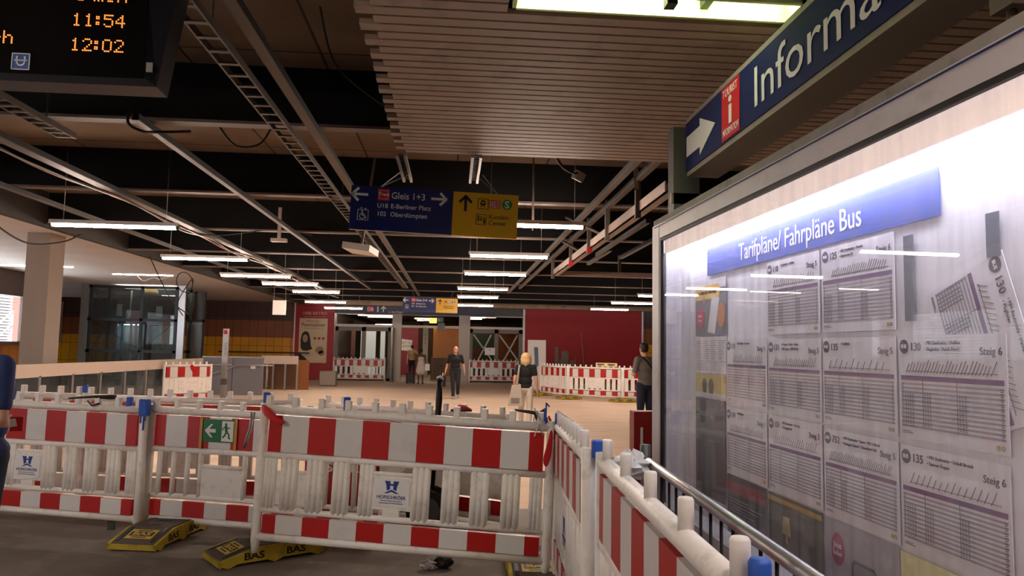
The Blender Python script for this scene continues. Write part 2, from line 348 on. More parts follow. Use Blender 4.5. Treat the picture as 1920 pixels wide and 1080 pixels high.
# ------------------------------------------------------------------ ceiling channels, trays, cables
def channel(x, y0, y1, z, w, label, name='ceiling_channel', group='channels under the ceiling beams'):
    m = MB(); m.mat(0).box(x-w/2, x+w/2, y0, y1, z-.008, z); m.mat(1).box(x-w/2, x-w/2+.008, y0, y1, z, z+.05).box(x+w/2-.008, x+w/2, y0, y1, z, z+.05)
    o = m.build(name, [railmat, darksteel]); tag(o, label, 'channel', group)
channel(-1.23, 2, 26, 3.43, .075, 'long zinc channel beside the ladder tray in the middle of the ceiling')
channel(-2.64, 6.2, 24, 3.43, .06, 'pale zinc channel between the ladder tray and the left lamp row')
channel(-4.15, 2, 24, 3.43, .12, 'wide dark channel running above the left lamp row')
channel(1.72, 6.5, 24, 3.43, .07, 'left one of the paired channels above the right ceiling frame')
channel(1.92, 6.5, 22, 3.43, .07, 'right one of the paired channels above the right ceiling frame')
channel(-5.4, 5, 30, 3.43, .06, 'thin channel between the left lamp row and the dark fascia')
def tray(x, y0, y1, z, w, step, label):
    t = thing('ladder_tray', label, 'cable tray', (x, y0, z), group='ladder cable trays')
    L = y1-y0
    for sx in (-1, 1):
        m = MB(); m.box(sx*w/2-.006, sx*w/2+.006, 0, L, 0, .05); m.build('side_rail', railmat, t)
    me = MB().box(-w/2+.006, w/2-.006, 0, .035, 0, .012).mesh('rung', railmat); y = .05
    while y < L-.04: link('rung', me, t).location = (0, y, 0); y += step
    for sy in (.1, .35, .6, .85):
        m = MB(); m.tube([(w/2-.02, L*sy, .05), (w/2-.02, L*sy, .6)], .005, 5); m.build('hanger_rod', darksteel, t)
tray(-1.44, 2.2, 22, 3.35, .13, .2, 'long ladder cable tray running away over the middle of the hall')
tray(-3.42, 3.8, 6.7, 3.38, .14, .14, 'short ladder cable tray ending behind the departure display')
for x, y0, lb in ((-.49, 6.35, 'short perforated strut holding the left chain of the platform sign'), (.16, 6.3, 'short perforated strut holding the right chain of the platform sign')):
    t = thing('perforated_strut', lb, 'strut', (x, y0, 3.24), group='struts above the platform sign')
    for sx in (-.035, .035):
        m = MB(); m.box(sx-.012, sx+.012, 0, 1.0, 0, .03); m.build('flange', steel, t)
    m = MB()
    for i in range(16): m.box(-.03, .03, .02+i*.06, .045+i*.06, .02, .03)
    m.build('web', darksteel, t)
# right hanging frame
t = thing('ceiling_frame', 'large steel ceiling frame hanging over the right side beyond the display case', 'frame', (2.0, 6.8, 3.1))
gal = M('frame zinc', '#a08c80', .5, .3, noise=.15)
m = MB(); m.box(-.05, .05, 0, 7.95, 0, .015); m.box(-.05, -.035, 0, 7.95, 0, .12); m.build('long_rail', gal, t)
m = MB(); m.box(-.05, 6, 7.9, 8.0, 0, .1); m.build('cross_rail', gal, t)
for y in (1.0, 2.6, 3.9, 5.6, 7.9):
    m = MB(); m.bar((-.06, y, -.06), (-.06, y, .45), .06, .04); m.build('hanger', railmat, t)
for x in (1.3, 3): m = MB(); m.bar((x, 7.95, .1), (x, 7.95, .45), .06, .04); m.build('hanger', railmat, t)
for y in (3.9, 5.6): m = MB(); m.box(-.1, -.02, y-.04, y+.02, -.06, .02); m.build('red_marking', red, t)
for a, b in (((0, 1.2, .1), (-.2, .6, .55)), ((0, 3.2, .1), (-.35, 4.2, .5)), ((0, 5, .1), (-.3, 5.8, .45)), ((.1, 2.2, .1), (.5, 1.2, .5))):
    m = MB(); m.bar(a, b, .05, .03); m.build('brace', railmat, t)
for x, y0, y1 in ((2.5, 9.5, 13), (3.0, 10.5, 13.3), (3.8, 9, 12.5), (2.6, 12.3, 14.4)):
    channel(x, y0, y1, 3.3, .06, 'short channel inside the right ceiling frame at %d m along' % int(y0*10), group='short channels inside the right ceiling frame')
lbs = ['leftmost short channel inside the right ceiling frame', 'second short channel inside the right ceiling frame', 'rightmost short channel inside the right ceiling frame', 'farthest short channel inside the right ceiling frame, by its cross rail']
for o, l in zip([o for o in COL.objects if o.get('group') == 'short channels inside the right ceiling frame'], lbs): o['label'] = l
def cable(name, pts, r, mat, label, cat='cable'):
    P = [Vector(p) for p in pts]; out = []
    for i in range(len(P)-1):
        p0 = P[max(i-1, 0)]; p1 = P[i]; p2 = P[i+1]; p3 = P[min(i+2, len(P)-1)]
        for k in range(6):
            u = k/6; out.append(.5*((2*p1)+(p2-p0)*u+(2*p0-5*p1+4*p2-p3)*u*u+(3*p1-p0-3*p2+p3)*u**3))
    out.append(P[-1]); m = MB(); m.tube(out, r, 6); o = m.build(name, mat); return tag(o, label, cat)
copper = M('copper red cable', '#9a5a3c', .5); grey_cable = M('grey cable', '#8d8880', .5)
P = []
for i in range(16): P.append((-4.05 + .05*math.sin(i*1.7), 3.2+1.5*i, 3.34-.04*(i % 2)))
cable('cable', P, .01, copper, 'reddish cable sagging along the channel over the left lamps')
cable('cable', [(p[0]+.05, p[1]+.3, p[2]-.03*((i*7) % 3)) for i, p in enumerate(P)], .008, grey_cable, 'grey cable sagging beside the reddish cable over the left lamps')
cable('cable', [(p[0]-.06, p[1], p[2]+.03) for p in P], .014, black, 'thick black cable bundled with the reddish cable on the left')
bc = M('black cable', '#0e0d0d', .6)
cable('cable', [(-6.6, 10.6, 3.55), (-6.62, 11.2, 3.28), (-6.6, 12.0, 3.12), (-6.6, 13, 3.28), (-6.6, 13.6, 3.5)], .013, bc, 'black cable looping down from the fascia over the concrete column')
cable('cable', [(-6.6, 16.6, 3.5), (-6.62, 17.4, 3.0), (-6.6, 18.2, 2.55), (-6.6, 19.2, 2.35)], .013, bc, 'black cable hanging straight in front of the glass lift')
loop = [(-6.6, 18.8+.55*math.cos(a), 3.12+.24*math.sin(a)) for a in [i*PI/6 for i in range(14)]]
cable('cable', loop + [(-6.6, 18.4, 2.6), (-6.6, 18.8, 2.3)], .012, bc, 'black cable coiled into a ring before the glass lift')
cable('cable', [(-1.0, 5.2, 4.0), (-.95, 5.6, 3.75), (-.7, 5.9, 3.6), (-.45, 6.3, 3.56)], .008, bc, 'thin dark cable on the soffit left of the slatted ceiling')
cable('cable', [(-2.55, 7.9, 3.95), (-2.4, 8.1, 3.75), (-2.2, 8.3, 3.82), (-2.05, 8.2, 3.98)], .012, bc, 'black cable loop on the soffit above the platform sign')
cable('cable', [(-2.7, 6.3, 3.6), (-2.72, 6.25, 3.42), (-2.62, 6.3, 3.36), (-2.55, 6.45, 3.4), (-2.3, 6.5, 3.43)], .012, bc, 'black cable clipped under the first beam by the departure display')
cable('cable', [(.95, 7.4, 3.98), (1.0, 7.6, 3.7), (1.1, 7.7, 3.55), (1.25, 7.8, 3.5), (1.3, 7.9, 3.55)], .014, bc, 'black cable ending in a junction box right of the platform sign')
cable('cable', [(1.15, 7.4, 4.0), (1.1, 7.4, 3.85), (1.18, 7.42, 3.78), (1.28, 7.45, 3.86), (1.22, 7.4, 4.0)], .012, bc, 'small tangle of black cable under the slatted ceiling edge')
cable('cable', [(-4.4, 12.2, 3.45), (-3.9, 12.4, 3.38), (-3.0, 12.5, 3.52), (-2.4, 12.6, 3.46)], .01, bc, 'black cable strung between channels above the second left lamp')
t = thing('junction_box', 'small grey junction box hanging from a black cable under the ceiling', 'box', (1.31, 7.9, 3.5))
m = MB(); m.box(-.05, .05, -.05, .05, -.05, .05); m.build('casing', M('box grey', '#8d8680', .6), t)
t.rotation_euler = (.4, .3, .5)
t = thing('ceiling_hanger', 'zinc T shaped hanger hanging left of the platform sign', 'hanger', (-2.8, 12, 3.3))
m = MB(); m.box(-.025, .025, -.02, .02, 0, .5); m.build('stem', gal, t); m = MB(); m.box(-.12, .12, -.06, .06, -.05, 0); m.build('plate', gal, t)
t = thing('emergency_light', 'square white emergency light box hanging left of the middle lamp row', 'lamp', (-1.19, 9.5, 2.9))
m = MB(); m.box(-.17, .17, -.28, .28, -.1, -.02); m.build('casing', M('cream casing', '#cfc6bb', .5), t)
m = MB(); m.bar((0, 0, -.02), (0, 0, 1.12), .03, .03); m.build('stem', railmat, t); t.rotation_euler = (0, .12, -.1)
t = thing('hanging_sign', 'small blank white sign hanging on two wires before the red panel', 'sign', (-4.58, 20, 2.42))
m = MB(); m.box(-.17, .17, -.01, .01, 0, .38); m.build('board', sign_white, t)
for sx in (-.15, .15): m = MB(); m.tube([(sx, 0, .38), (sx, 0, 1.6)], .005, 5); m.build('wire', steel, t)
t = thing('loudspeaker_pole', 'rusty hook rod hanging right of the platform sign', 'rod', (.95, 9.2, 3.1))
m = MB(); m.tube([(0, 0, .92), (.005, 0, .15), (.0, 0, 0)], [.012, .016, .01], 6); m.build('rod', flange, t)

# ------------------------------------------------------------------ red and white barriers
CACHE = {}
def barrier_meshes(L, style, far=False):
    key = (L, style)
    if key in CACHE: return CACHE[key]
    d = {}; n = 8 if far else 12; rr = 1.0
    m = MB()
    m.tube([(0, 0, .028), (L, 0, .028)], .03, n); m.tube([(0, 0, .222), (L, 0, .222)], .022, n)
    m.tube([(0, 0, .615), (L, 0, .615)], .026, n); m.tube([(0, 0, .945), (L, 0, .945)], .032, n)
    for x in (0, L): m.tube([(x, 0, -.09), (x, 0, .0), (x, 0, .985)], [.022, .034, .034], n)
    f = L/2.1
    if style == 'rib':
        for c, w in ((.075, .09), (.22, .125), (.415, .13), (.61, .125), (.80, .11), (1.195, .13), (1.41, .125), (1.615, .13), (1.835, .13), (2.01, .09)):
            c *= f; m.box(c-w/2, c+w/2, -.012, .012, .22, .61)
            for q in (-1, 0, 1): m.tube([(c+q*w*.32, 0, .225), (c+q*w*.32, 0, .61)], w*.19, 8)
        m.box(.85*f, 1.13*f, -.014, .014, .29, .53); m.tube([(.82*f, 0, .535), (1.16*f, 0, .535)], .018, 8); m.tube([(.82*f, 0, .30), (1.16*f, 0, .30)], .015, 8); m.box(.93*f, 1.05*f, -.014, .014, .22, .3)
    elif style == 'bar':
        x = .1
        for c in (.1, .23, .36, .48, .88, 1.0, 1.13, 1.6, 1.72, 1.85, 1.98): m.tube([(c*f, 0, .225), (c*f, 0, .61)], .022, 10)
        for c in (.68, 1.36):
            m.box((c-.19)*f, (c+.19)*f, -.012, .012, .23, .48); m.tube([((c-.2)*f, 0, .485), ((c+.2)*f, 0, .485)], .02, 10)
    else:
        for i in range(10):
            c = (.1+.21*i)*f; m.box(c-.06, c+.06, -.02, .02, .22, .61)
        m.box(.8*f, 1.3*f, -.018, .018, .28, .61)
    if style == 'plain': m.box(.05, L-.05, -.008, .008, .22, .61)
    d['body'] = m.mesh('body', white_plastic)
    k = int(round((L-.3)/.2)); xs = [.05, .15] + [.15+.2*i*((L-.3)/.2/k) for i in range(1, k+1)] + [L-.05]
    for nm, z0, z1, t in (('upper_sheeting', .642, .905, .024), ('lower_sheeting', .06, .188, .022)):
        m = MB()
        for i in range(len(xs)-1): m.mat(1 if i % 2 else 0).box(xs[i], xs[i+1], -t, t, z0, z1)
        d[nm] = m.mesh(nm, [red_film, white_film])
    m = MB(); m.rbox(-.023, .023, -.023, .023, 0, .08, .008); d['peg'] = m.mesh('peg', white_plastic)
    m = MB(); m.tube([(0, 0, 0), (0, 0, .085), (0, 0, .093)], [.022, .022, .018], 16); d['bluepeg'] = m.mesh('blue_peg', blue_paint)
    m = MB(); m.tube([(0, 0, 0), (0, 0, .08), (0, 0, .086)], [.0205, .0205, .017], 16); d['roundpeg'] = m.mesh('peg', white_plastic)
    m = MB(); m.box(-.13, .13, -.022, -.016, -.09, .09); d['plate'] = m.mesh('sign_plate', plate_white)
    CACHE[key] = d; return d
def company_plate(parent, x, z):
    p = link('company_plate', None or CACHE_plate(), parent); p.location = (x, 0, z)
    m = MB()
    for q in (-1, 1): m.poly([(q*.052, .08), (q*.012, .08), (q*.012, .022), (q*.034, .012), (q*.04, .05)], -.025, -.0225)
    m.box(-.012, .012, -.025, -.0225, .048, .06); m.poly([(-.055, -.006), (0, .02), (.055, -.006), (.03, -.006), (0, .006), (-.03, -.006)], -.025, -.0225)
    m.build('emblem', logo_blue, p)
    text('lettering', 'HOFSCHRÖER', .033, logo_blue, 0, -.045, -.0235, p, 'CENTER', bold=.015)
    text('small_print', 'Bauunternehmen Strassenbau', .013, logo_blue, 0, -.062, -.0235, p, 'CENTER'); text('small_print', 'Absperrung und Verkehrssicherung', .012, ink, 0, -.078, -.0235, p, 'CENTER')
def CACHE_plate():
    if 'plate' not in CACHE:
        m = MB(); m.poly([(-.13, -.085), (-.115, -.1), (.115, -.1), (.13, -.085), (.13, .08), (.115, .095), (-.115, .095), (-.13, .08)], -.022, -.014); CACHE['plate'] = m.mesh('company_plate', plate_white)
    return CACHE['plate']
def barrier(label, A, B, style='rib', L=None, logo=False, pegs='peg', blue=(), far=False, group='red and white barriers', pegoff=.03, pitch=.2):
    A = Vector(A); B = Vector(B); LL = round(L or (B-A).length, 2); d = barrier_meshes(LL, style, far)
    t = thing('construction_barrier', label, 'barrier', group=group); t.matrix_world = frame_mat(A, B)
    link('body', d['body'], t); link('upper_sheeting', d['upper_sheeting'], t); link('lower_sheeting', d['lower_sheeting'], t)
    x = pegoff; i = 0
    while x < LL+.01:
        p = link('peg', d['bluepeg' if i in blue else pegs], t, 'blue painted peg' if i in blue else None); p.location = (x, 0, .965); x += pitch; i += 1
    if logo: company_plate(t, .99*LL/2.1, .415)
    return t
near = 'barriers of the near enclosure'
p3 = barrier('nearest front barrier, dirty ribbed panel with a company plate in its middle', (-1.40, 5.68, .197), (.668, 5.275, .122), logo=True, group=near)
p1 = barrier('front barrier at the left edge behind the person in blue, with company plate', (-4.66, 7.26, .115), (-2.64, 6.713, .085), logo=True, group=near)
p2 = barrier('front barrier with thin round bars carrying the green exit sign', (-2.60, 6.761, .092), (-.55, 6.3, .05), style='bar', group=near)
p4 = barrier('right side barrier running away from the corner towards the camera', (.745, 5.26, .125), (.60, 3.25, .195), pegs='roundpeg', logo=True, group=near)
p5 = barrier('barrier beside the galvanised crowd barrier, closest to the camera', (.645, 3.17, .19), (.56, 1.14, .19), pegs='roundpeg', group=near, pegoff=.1, pitch=.4)
p6 = barrier('barrier starting with a blue capped post below the display case', (.592, 1.42, .155), (.55, -.68, .155), pegs='roundpeg', group=near, blue=(0,), pegoff=.0, pitch=.4)
b3 = barrier('rear barrier of the enclosure behind the nearest front barrier', (-1.32, 7.97, .06), (.52, 6.95, .03), style='plain', group=near)
b1 = barrier('rear barrier of the enclosure behind the exit sign barrier', (-3.6, 7.75, .12), (-1.5, 7.5, .1), group=near)
b0 = barrier('rear barrier of the enclosure at the left edge behind the company plate', (-5.7, 8.2, .13), (-3.64, 7.8, .12), group=near)
gd = 'barriers before the glass doors'
barrier('barrier before the left glass door beside the bistro poster', (-5.70, 36.5, .1), (-3.27, 36.5, .1), style='slat', far=True, group=gd)
barrier('barrier before the right glass door with taped crosses', (.80, 36.5, .1), (3.17, 36.5, .1), style='slat', far=True, group=gd)
gr = 'barriers before the red wall'
barrier('leftmost barrier before the red wall, next to the leaning white board', (3.18, 26.9, .12), (3.88, 25.2, .12), style='slat', far=True, group=gr)
barrier('middle barrier before the red wall with a yellow footplate', (3.92, 25.2, .12), (5.5, 24.1, .12), style='slat', far=True, group=gr)
barrier('barrier before the red wall behind the man in the grey shirt', (5.54, 24.1, .12), (7.6, 24.0, .12), style='slat', far=True, group=gr)
barrier('tilted barrier beside the tiled wall and the bistro poster', (-6.86, 28.4, .1), (-6.75, 30.5, .1), style='plain', far=True, group='barriers by the stair')
barrier('barrier at the end of the white topped stair railing', (-7.45, 20.1, .1), (-6.62, 21.2, .1), style='plain', far=True, group='barriers by the stair')

# exit sign taped on p2
t = thing('exit_sign', 'green emergency exit sign with arrow and running man taped to a barrier', 'sign'); t.matrix_world = p2.matrix_world @ Matrix.Translation((.5, -.028, .70))
m = MB(); m.box(0, .29, -.006, 0, 0, .19); m.build('board', green, t)
m = MB(); m.poly([(.015, .095), (.07, .15), (.09, .15), (.055, .11), (.115, .11), (.115, .08), (.055, .08), (.09, .04), (.07, .04)], -.009, -.006); m.build('arrow', sign_white, t)
m = MB(); m.box(.17, .275, -.009, -.006, .01, .18); m.build('doorway', sign_white, t)
m = MB(); m.disc(.207, .153, .011, .012, -.011, -.009); m.stroke([(.205, .14), (.215, .09)], .024, -.011, -.009); m.stroke([(.215, .09), (.238, .072), (.236, .04), (.252, .036)], .013, -.011, -.009)
m.stroke([(.213, .09), (.2, .06), (.18, .04)], .014, -.011, -.009); m.stroke([(.203, .137), (.182, .12), (.178, .1)], .009, -.011, -.009); m.stroke([(.21, .137), (.23, .12), (.247, .125)], .009, -.011, -.009); m.build('running_figure', green, t)
for x in (-.03, .285): m = MB(); m.box(x, x+.025, -.012, -.007, -.06, .21); m.build('tape_strip', M('brown tape', '#b98a3c', .5), t)
# foot plates
fp_grey = M('recycled plastic grey', '#5d544c', .85, noise=.25, scale=12); fp_yel = M('foot plate yellow', '#b39a24', .7, noise=.25, scale=8, dirt=('#5a5030', .7, 7))
def footplate(label, loc, rz, group='footplates under the barriers'):
    t = thing('footplate', label, 'barrier foot', loc, rz, group)
    m = MB(); pts = [(-.41, .025), (-.41, .055), (-.14, .125), (.14, .125), (.41, .055), (.41, .025), (.34, .0), (.28, .025), (.06, .025), (.0, .0), (-.06, .025), (-.28, .025), (-.34, 0)]
    for a, b in ((-.2, -.175), (.175, .2)): m.poly([(p[0], p[1]) for p in pts], a, b)
    m.box(-.41, -.395, -.2, .2, .012, .052); m.box(.395, .41, -.2, .2, .012, .052)
    m.build('yellow_edge', fp_yel, t)
    m = MB(); m.poly([(-.395, .02), (-.395, .062), (-.14, .132), (.14, .132), (.395, .062), (.395, .02)], -.174, .174)
    m.build('ramp_body', fp_grey, t)
    for s in (-1, 1):
        m = MB(); m.box(-.07, .07, -.11, .11, 0, .003); l = m.build('label_field', M('label yellow', '#c9ab46', .6), t)
        l.location = (s*.27, 0, .099); l.rotation_euler = (0, s*.267, 0)
        MB().box(-.03, .03, -.095, .095, .003, .004).build('label_print', black, l)
        tx = fit(text('lettering', 'BAS', .06, M('label yellow', '#c9ab46', .6), -.075, -.02, -.005, l, bold=.04), .15)
        tx.matrix_local = Matrix(((0, 0, -s, 0), (s, 0, 0, 0), (0, -1, 0, 0), (0, 0, 0, 1)))
        m = MB(); m.box(-.055, -.045, -.06, .06, .003, .004); m.box(.045, .055, -.06, .06, .003, .004); m.build('label_lines', black, l)
    for q in (-1, 1):
        for y in (-.145, .145):
            g_ = MB().box(-.11, .11, -.015, .015, -.004, .0015).build('groove', black, t); g_.location = (q*.27, y, .0985); g_.rotation_euler = (0, q*.267, 0)
    m = MB()
    for x in (-.06, .06): m.box(x-.035, x+.035, -.05, .05, .1315, .1335)
    m.build('socket', black, t)
    tx = text('lettering', 'BAS', .07, black, .16, .045, -.2005, t, 'CENTER', sx=1.3, bold=.03); 
    tx = text('lettering', 'BAS', .07, black, -.16, .045, -.2005, t, 'CENTER', sx=1.3, bold=.03)
    return t
footplate('grey and yellow footplate under the left front barrier joint', (-2.37, 6.52, 0), math.radians(80))
footplate('grey and yellow footplate under the left end of the nearest front barrier', (-1.4, 6.0, 0), math.radians(35))
footplate('dark footplate under the front right barrier corner', (.62, 5.6, 0), math.radians(90))
footplate('footplate under the middle barriers before the red wall', (3.9, 25.1, 0), math.radians(20))
footplate('footplate under the right barrier joint before the red wall', (5.5, 24.0, 0), math.radians(10))
footplate('yellow footplate beside the leaning white board', (3.1, 26.9, 0), math.radians(20))
t = thing('support_stub', 'short dark steel leg under the left front barrier', 'leg', (-2.9, 6.83, 0)); m = MB(); m.box(-.025, .025, -.02, .02, 0, .17); m.build('stub', M('green grey steel', '#3c4038', .7), t)

# bits on the barriers
def on(p, x, z, y=-.04): return p.matrix_world @ Matrix.Translation((x, y, z))
t = thing('barrier_post', 'white barrier post with dripping blue paint at the left front joint', 'post', (-2.615, 6.70, .0))
m = MB(); m.tube([(0, -.035, .05), (.0, -.035, 1.02)], .036, 14); m.build('tube', white_plastic, t)
m = MB(); m.rbox(-.04, .04, -.075, .005, .99, 1.13, .015); m.tube([(-.015, -.072, 1.0), (-.015, -.074, .93)], .006, 6); m.tube([(.01, -.072, 1.0), (.01, -.074, .87)], .006, 6); m.tube([(.02, -.07, 1.0), (.02, -.072, .95)], .005, 6); m.build('paint', blue_paint, t)
def bluecap(p, loc, h=.11):
    m = MB(); m.rbox(-.024, .024, -.024, .024, 0, h, .01); o = m.build('blue_cap', blue_paint, p, 'blue painted cap'); o.matrix_local = p.matrix_basis.inverted() @ Matrix.Translation(loc)
bluecap(b0, (-3.64, 7.8, 1.07)); bluecap(p1, (-2.78, 6.76, 1.03)); bluecap(p3, (-1.36, 5.68, 1.15)); bluecap(p3, (-.76, 5.56, 1.13)); bluecap(p4, (.74, 5.2, 1.08), .09); bluecap(p4, (.632, 3.24, 1.145), .075)
ribbon = M('red plastic ribbon', '#c0161c', .35)
def cloth(name, pts, mat, label, cat):                 # folded strip from left/right point pairs
    m = MB(); vs = []; fs = []
    for a, b in pts: vs += [a, b]
    for i in range(len(pts)-1): fs.append((2*i, 2*i+1, 2*i+3, 2*i+2))
    m.add(vs, fs, True); o = m.build(name, mat); md = o.modifiers.new('thick', 'SOLIDIFY'); md.thickness = .004
    sd = o.modifiers.new('sub', 'SUBSURF'); sd.levels = 2; sd.render_levels = 2
    return tag(o, label, cat)
cloth('red_ribbon', [((-1.39, 5.60, 1.17), (-1.36, 5.60, 1.19)), ((-1.37, 5.58, 1.11), (-1.30, 5.59, 1.13)), ((-1.31, 5.57, 1.06), (-1.22, 5.58, 1.07)), ((-1.24, 5.575, 1.035), (-1.18, 5.58, 1.04))], ribbon, 'red plastic ribbon tied at the left end of the nearest barrier', 'ribbon')
cloth('red_ribbon', [((.675, 5.18, 1.06), (.70, 5.18, 1.07)), ((.66, 5.17, .96), (.70, 5.18, .96)), ((.62, 5.16, .86), (.69, 5.17, .87)), ((.64, 5.16, .81), (.66, 5.165, .80))], ribbon, 'red plastic ribbon hanging from the right corner post', 'ribbon')
t = thing('steel_clamp', 'dark steel clamp hanging at the exit sign barrier post', 'clamp', (-1.45, 5.62, .0))
m = MB(); m.tube([(.0, 0, 1.12), (-.01, -.0, 1.0), (-.03, -.0, .93), (-.045, -.0, .86)], .008, 8); m.tube([(.02, 0, 1.12), (.005, -.0, 1.0), (-.015, -.0, .93), (-.04, -.0, .86)], .007, 8); m.build('jaw', steel, t)
t = thing('plier_tool', 'black tool lying on the left front barrier', 'tool', (-3.05, 6.82, 1.1), .25)
m = MB(); m.tube([(-.25, 0, .02), (-.05, 0, .035), (.06, 0, .03), (.12, .01, .03)], [.006, .012, .022, .02], 8); m.tube([(-.1, 0, .0), (-.06, -.03, -.04), (.0, -.03, -.02)], .008, 8); m.build('handle', black, t)
t = thing('clamp_tool', 'grey clamp lying on top of the corner of the nearest barrier', 'tool', (.5, 5.4, 1.1), -.1)
m = MB(); m.tube([(-.05, .05, .07), (.05, .03, .06), (.13, 0, .05), (.17, 0, .08)], [.008, .012, .018, .012], 8); m.tube([(.1, 0, .05), (.12, 0, -.02)], .012, 8); m.build('handle', darksteel, t)
t = thing('plastic_tape_bundle', 'tangle of white, red and blue tape at the barrier corner', 'tape', (.69, 5.25, 1.09))
wt = M('white tape', '#dcdce0', .5)
for mt, seed, n in ((wt, 1, 7), (ribbon, 2, 3), (blue_paint, 3, 4)):
    random.seed(seed); m = MB()
    for i in range(n):
        a = Vector((random.uniform(-.08, .06), random.uniform(-.04, .05), random.uniform(-.08, .02))); b = a + Vector((random.uniform(-.07, .09), random.uniform(-.05, .05), random.uniform(.02, .16))); c = b + Vector((random.uniform(-.05, .05), 0, random.uniform(-.12, -.02)))
        m.tube([a, b, c], .006, 5)
    m.build('tape', mt, t)
bagm = M('thin white plastic', '#dcdcdc', .35)
def crumple(name, loc, sx, sy, sz, mat, label, cat, seed=1, amp=.35):
    random.seed(seed); m = MB(); m.ball((0, 0, 0), sx, sy, sz, 16, 10)
    m.v = [tuple(c*(1+random.uniform(-amp, amp)) for c in v) for v in m.v]; m.smooth = [False]*len(m.f)
    zmin = min(v[2] for v in m.v); m.v = [(v[0], v[1], v[2]-zmin) for v in m.v]
    o = m.build(name, mat); o.location = loc; return tag(o, label, cat)
crumple('plastic_bag', (.84, 3.5, 1.0), .085, .07, .06, bagm, 'crumpled white plastic bag tied to the end of the galvanised crowd barrier', 'bag', 3)
crumple('foil_scrap', (-.143, 5.6, 0), .06, .05, .035, M('crumpled foil', '#c9c9cc', .25, .7), 'crumpled silver foil on the dark floor under the nearest barrier', 'litter', 4)
crumple('dark_lump', (-.03, 5.64, 0), .07, .06, .045, black, 'black crumpled lump beside the silver foil on the floor', 'litter', 5, .12)

# crowd barrier (galvanised)
t = thing('crowd_barrier', 'galvanised steel crowd barrier in front of the display case', 'barrier'); t.matrix_world = frame_mat((.955, 3.66, .0), (.85, 1.5, .0))
m = MB(); m.tube([(.06, 0, .1), (.0, 0, .16), (.0, 0, 1.0), (.02, 0, 1.05), (.07, 0, 1.075), (2.16, 0, 1.075)], .021, 14); m.tube([(.0, 0, .16), (2.16, 0, .16)], .018, 10); m.build('tube_frame', steel, t)
for i in range(17):
    x = .12+.12*i; m = MB(); m.tube([(x, 0, .16), (x, 0, 1.07)], .006, 6); m.build('bar', darksteel, t)
for x in (.3, 1.8): m = MB(); m.tube([(x, -.3, .015), (x, -.1, .1), (x, 0, .16), (x, .1, .1), (x, .3, .015)], .016, 8); m.build('foot', steel, t)
t = thing('validator_post', 'red box on a post standing left of the display case', 'post', (1.345, 5.25, 0))
m = MB(); m.box(-.075, .075, -.06, .07, .35, 1.19); m.build('casing', M('validator red', '#8f1518', .45, noise=.05), t)
m = MB(); m.box(-.05, .05, -.04, .04, 0, .35); m.build('pedestal', darksteel, t)
crumplev = MB().box(-.03, -.012, -.064, -.0605, .95, 1.08).box(-.034, -.002, -.064, -.0605, .9, .96); crumplev.build('torn_sticker', sign_white, t)
t = thing('steel_stub', 'grey steel tube standing before the red box', 'post', (1.03, 3.95, 0)); m = MB(); m.tube([(0, 0, 0), (0, 0, 1.115)], .026, 14); m.build('tube', M('dull tube', '#5e6162', .5, .5), t)

# red equipment cart inside the enclosure
cart_red = M('cart red', '#a01c20', .45)
t = thing('equipment_cart', 'red equipment cart with a tall black handle inside the barrier enclosure', 'cart', (-.92, 6.95, 0), math.radians(-8))
m = MB(); m.rbox(-.37, .3, -.12, .16, .2, .72, .03); m.build('tank', cart_red, t)
text('lettering', 'SPORT', .11, sign_white, .2, .5, -.122, t, 'RIGHT', sx=1.1, bold=.03)
m = MB(); m.box(.31, .5, -.1, .14, .5, .74); m.build('white_housing', plate_white, t)
m = MB(); m.box(.33, .39, -.104, -.1, .58, .7); m.build('window', black, t)
m = MB(); m.box(-.3, .62, -.1, .12, .16, .2); m.build('chassis', darksteel, t)
for x, r in ((.74, .18), (-.3, .1)):
    for y in (-.1, .12):
        w = MB().ring(0, 0, r*.68, r, -.03, .03, n=24).build('wheel', rubber, t); w.location = (x, y, r)
        MB().disc(0, 0, r*.68, r*.68, -.012, .012, 20).ring(0, 0, r*.2, r*.3, -.02, .02, n=12).build('hub', M('hub grey', '#56565a', .5, .4), w)
m = MB(); m.tube([(.76, .05, .3), (.80, .0, .9), (.815, -.03, 1.15), (.815, -.03, 1.33)], [.018, .024, .03, .024], 12); m.build('handle', black, t)
m = MB(); m.tube([(.79, -.03, 1.34), (.82, -.03, 1.355), (.85, -.03, 1.33)], .01, 8); m.build('handle_cap', plate_white, t)

# ------------------------------------------------------------------ display case on the right
CA = math.atan2(-1, .0307)
case = thing('display_case', 'large lit aluminium display case with glass front at right', 'display case', (1.332-.0307*4.3, 4.3, 0), CA)
Lc = 3.7; zb = .75; D = .14
m = MB(); m.rbox(-.06, .1, -.03, D+.06, zb-.08, 2.36, .02); m.box(Lc-.1, Lc+.02, -.03, D+.06, zb-.08, 2.36); m.box(.1, Lc-.1, -.03, D+.06, 2.262, 2.345); m.box(.1, Lc-.1, -.03, D+.06, zb-.08, zb+.02); m.build('frame', alu, case)
m = MB(); m.box(-.05, Lc, -.02, D+.06, 2.346, 2.385); m.build('roof_cap', M('grimy roof cap', '#8c8680', .8, noise=.25, scale=7, dirt=('#4a463f', .7, 8)), case)
m = MB(); m.box(.0, Lc, -.034, -.031, 2.334, 2.339); m.build('blue_line', sign_blue, case)
m = MB(); m.box(.1, Lc-.1, -.026, -.01, 2.245, 2.262); m.box(.1, .115, -.026, -.01, zb, 2.25); m.box(.115, .13, -.02, .0, zb, 2.17); m.build('seal', black, case)
m = MB(); m.box(.08, Lc-.08, .1, .13, zb, 2.26); m.build('back_panel', M('case back panel', '#eeedf2', .6, noise=.03), case)
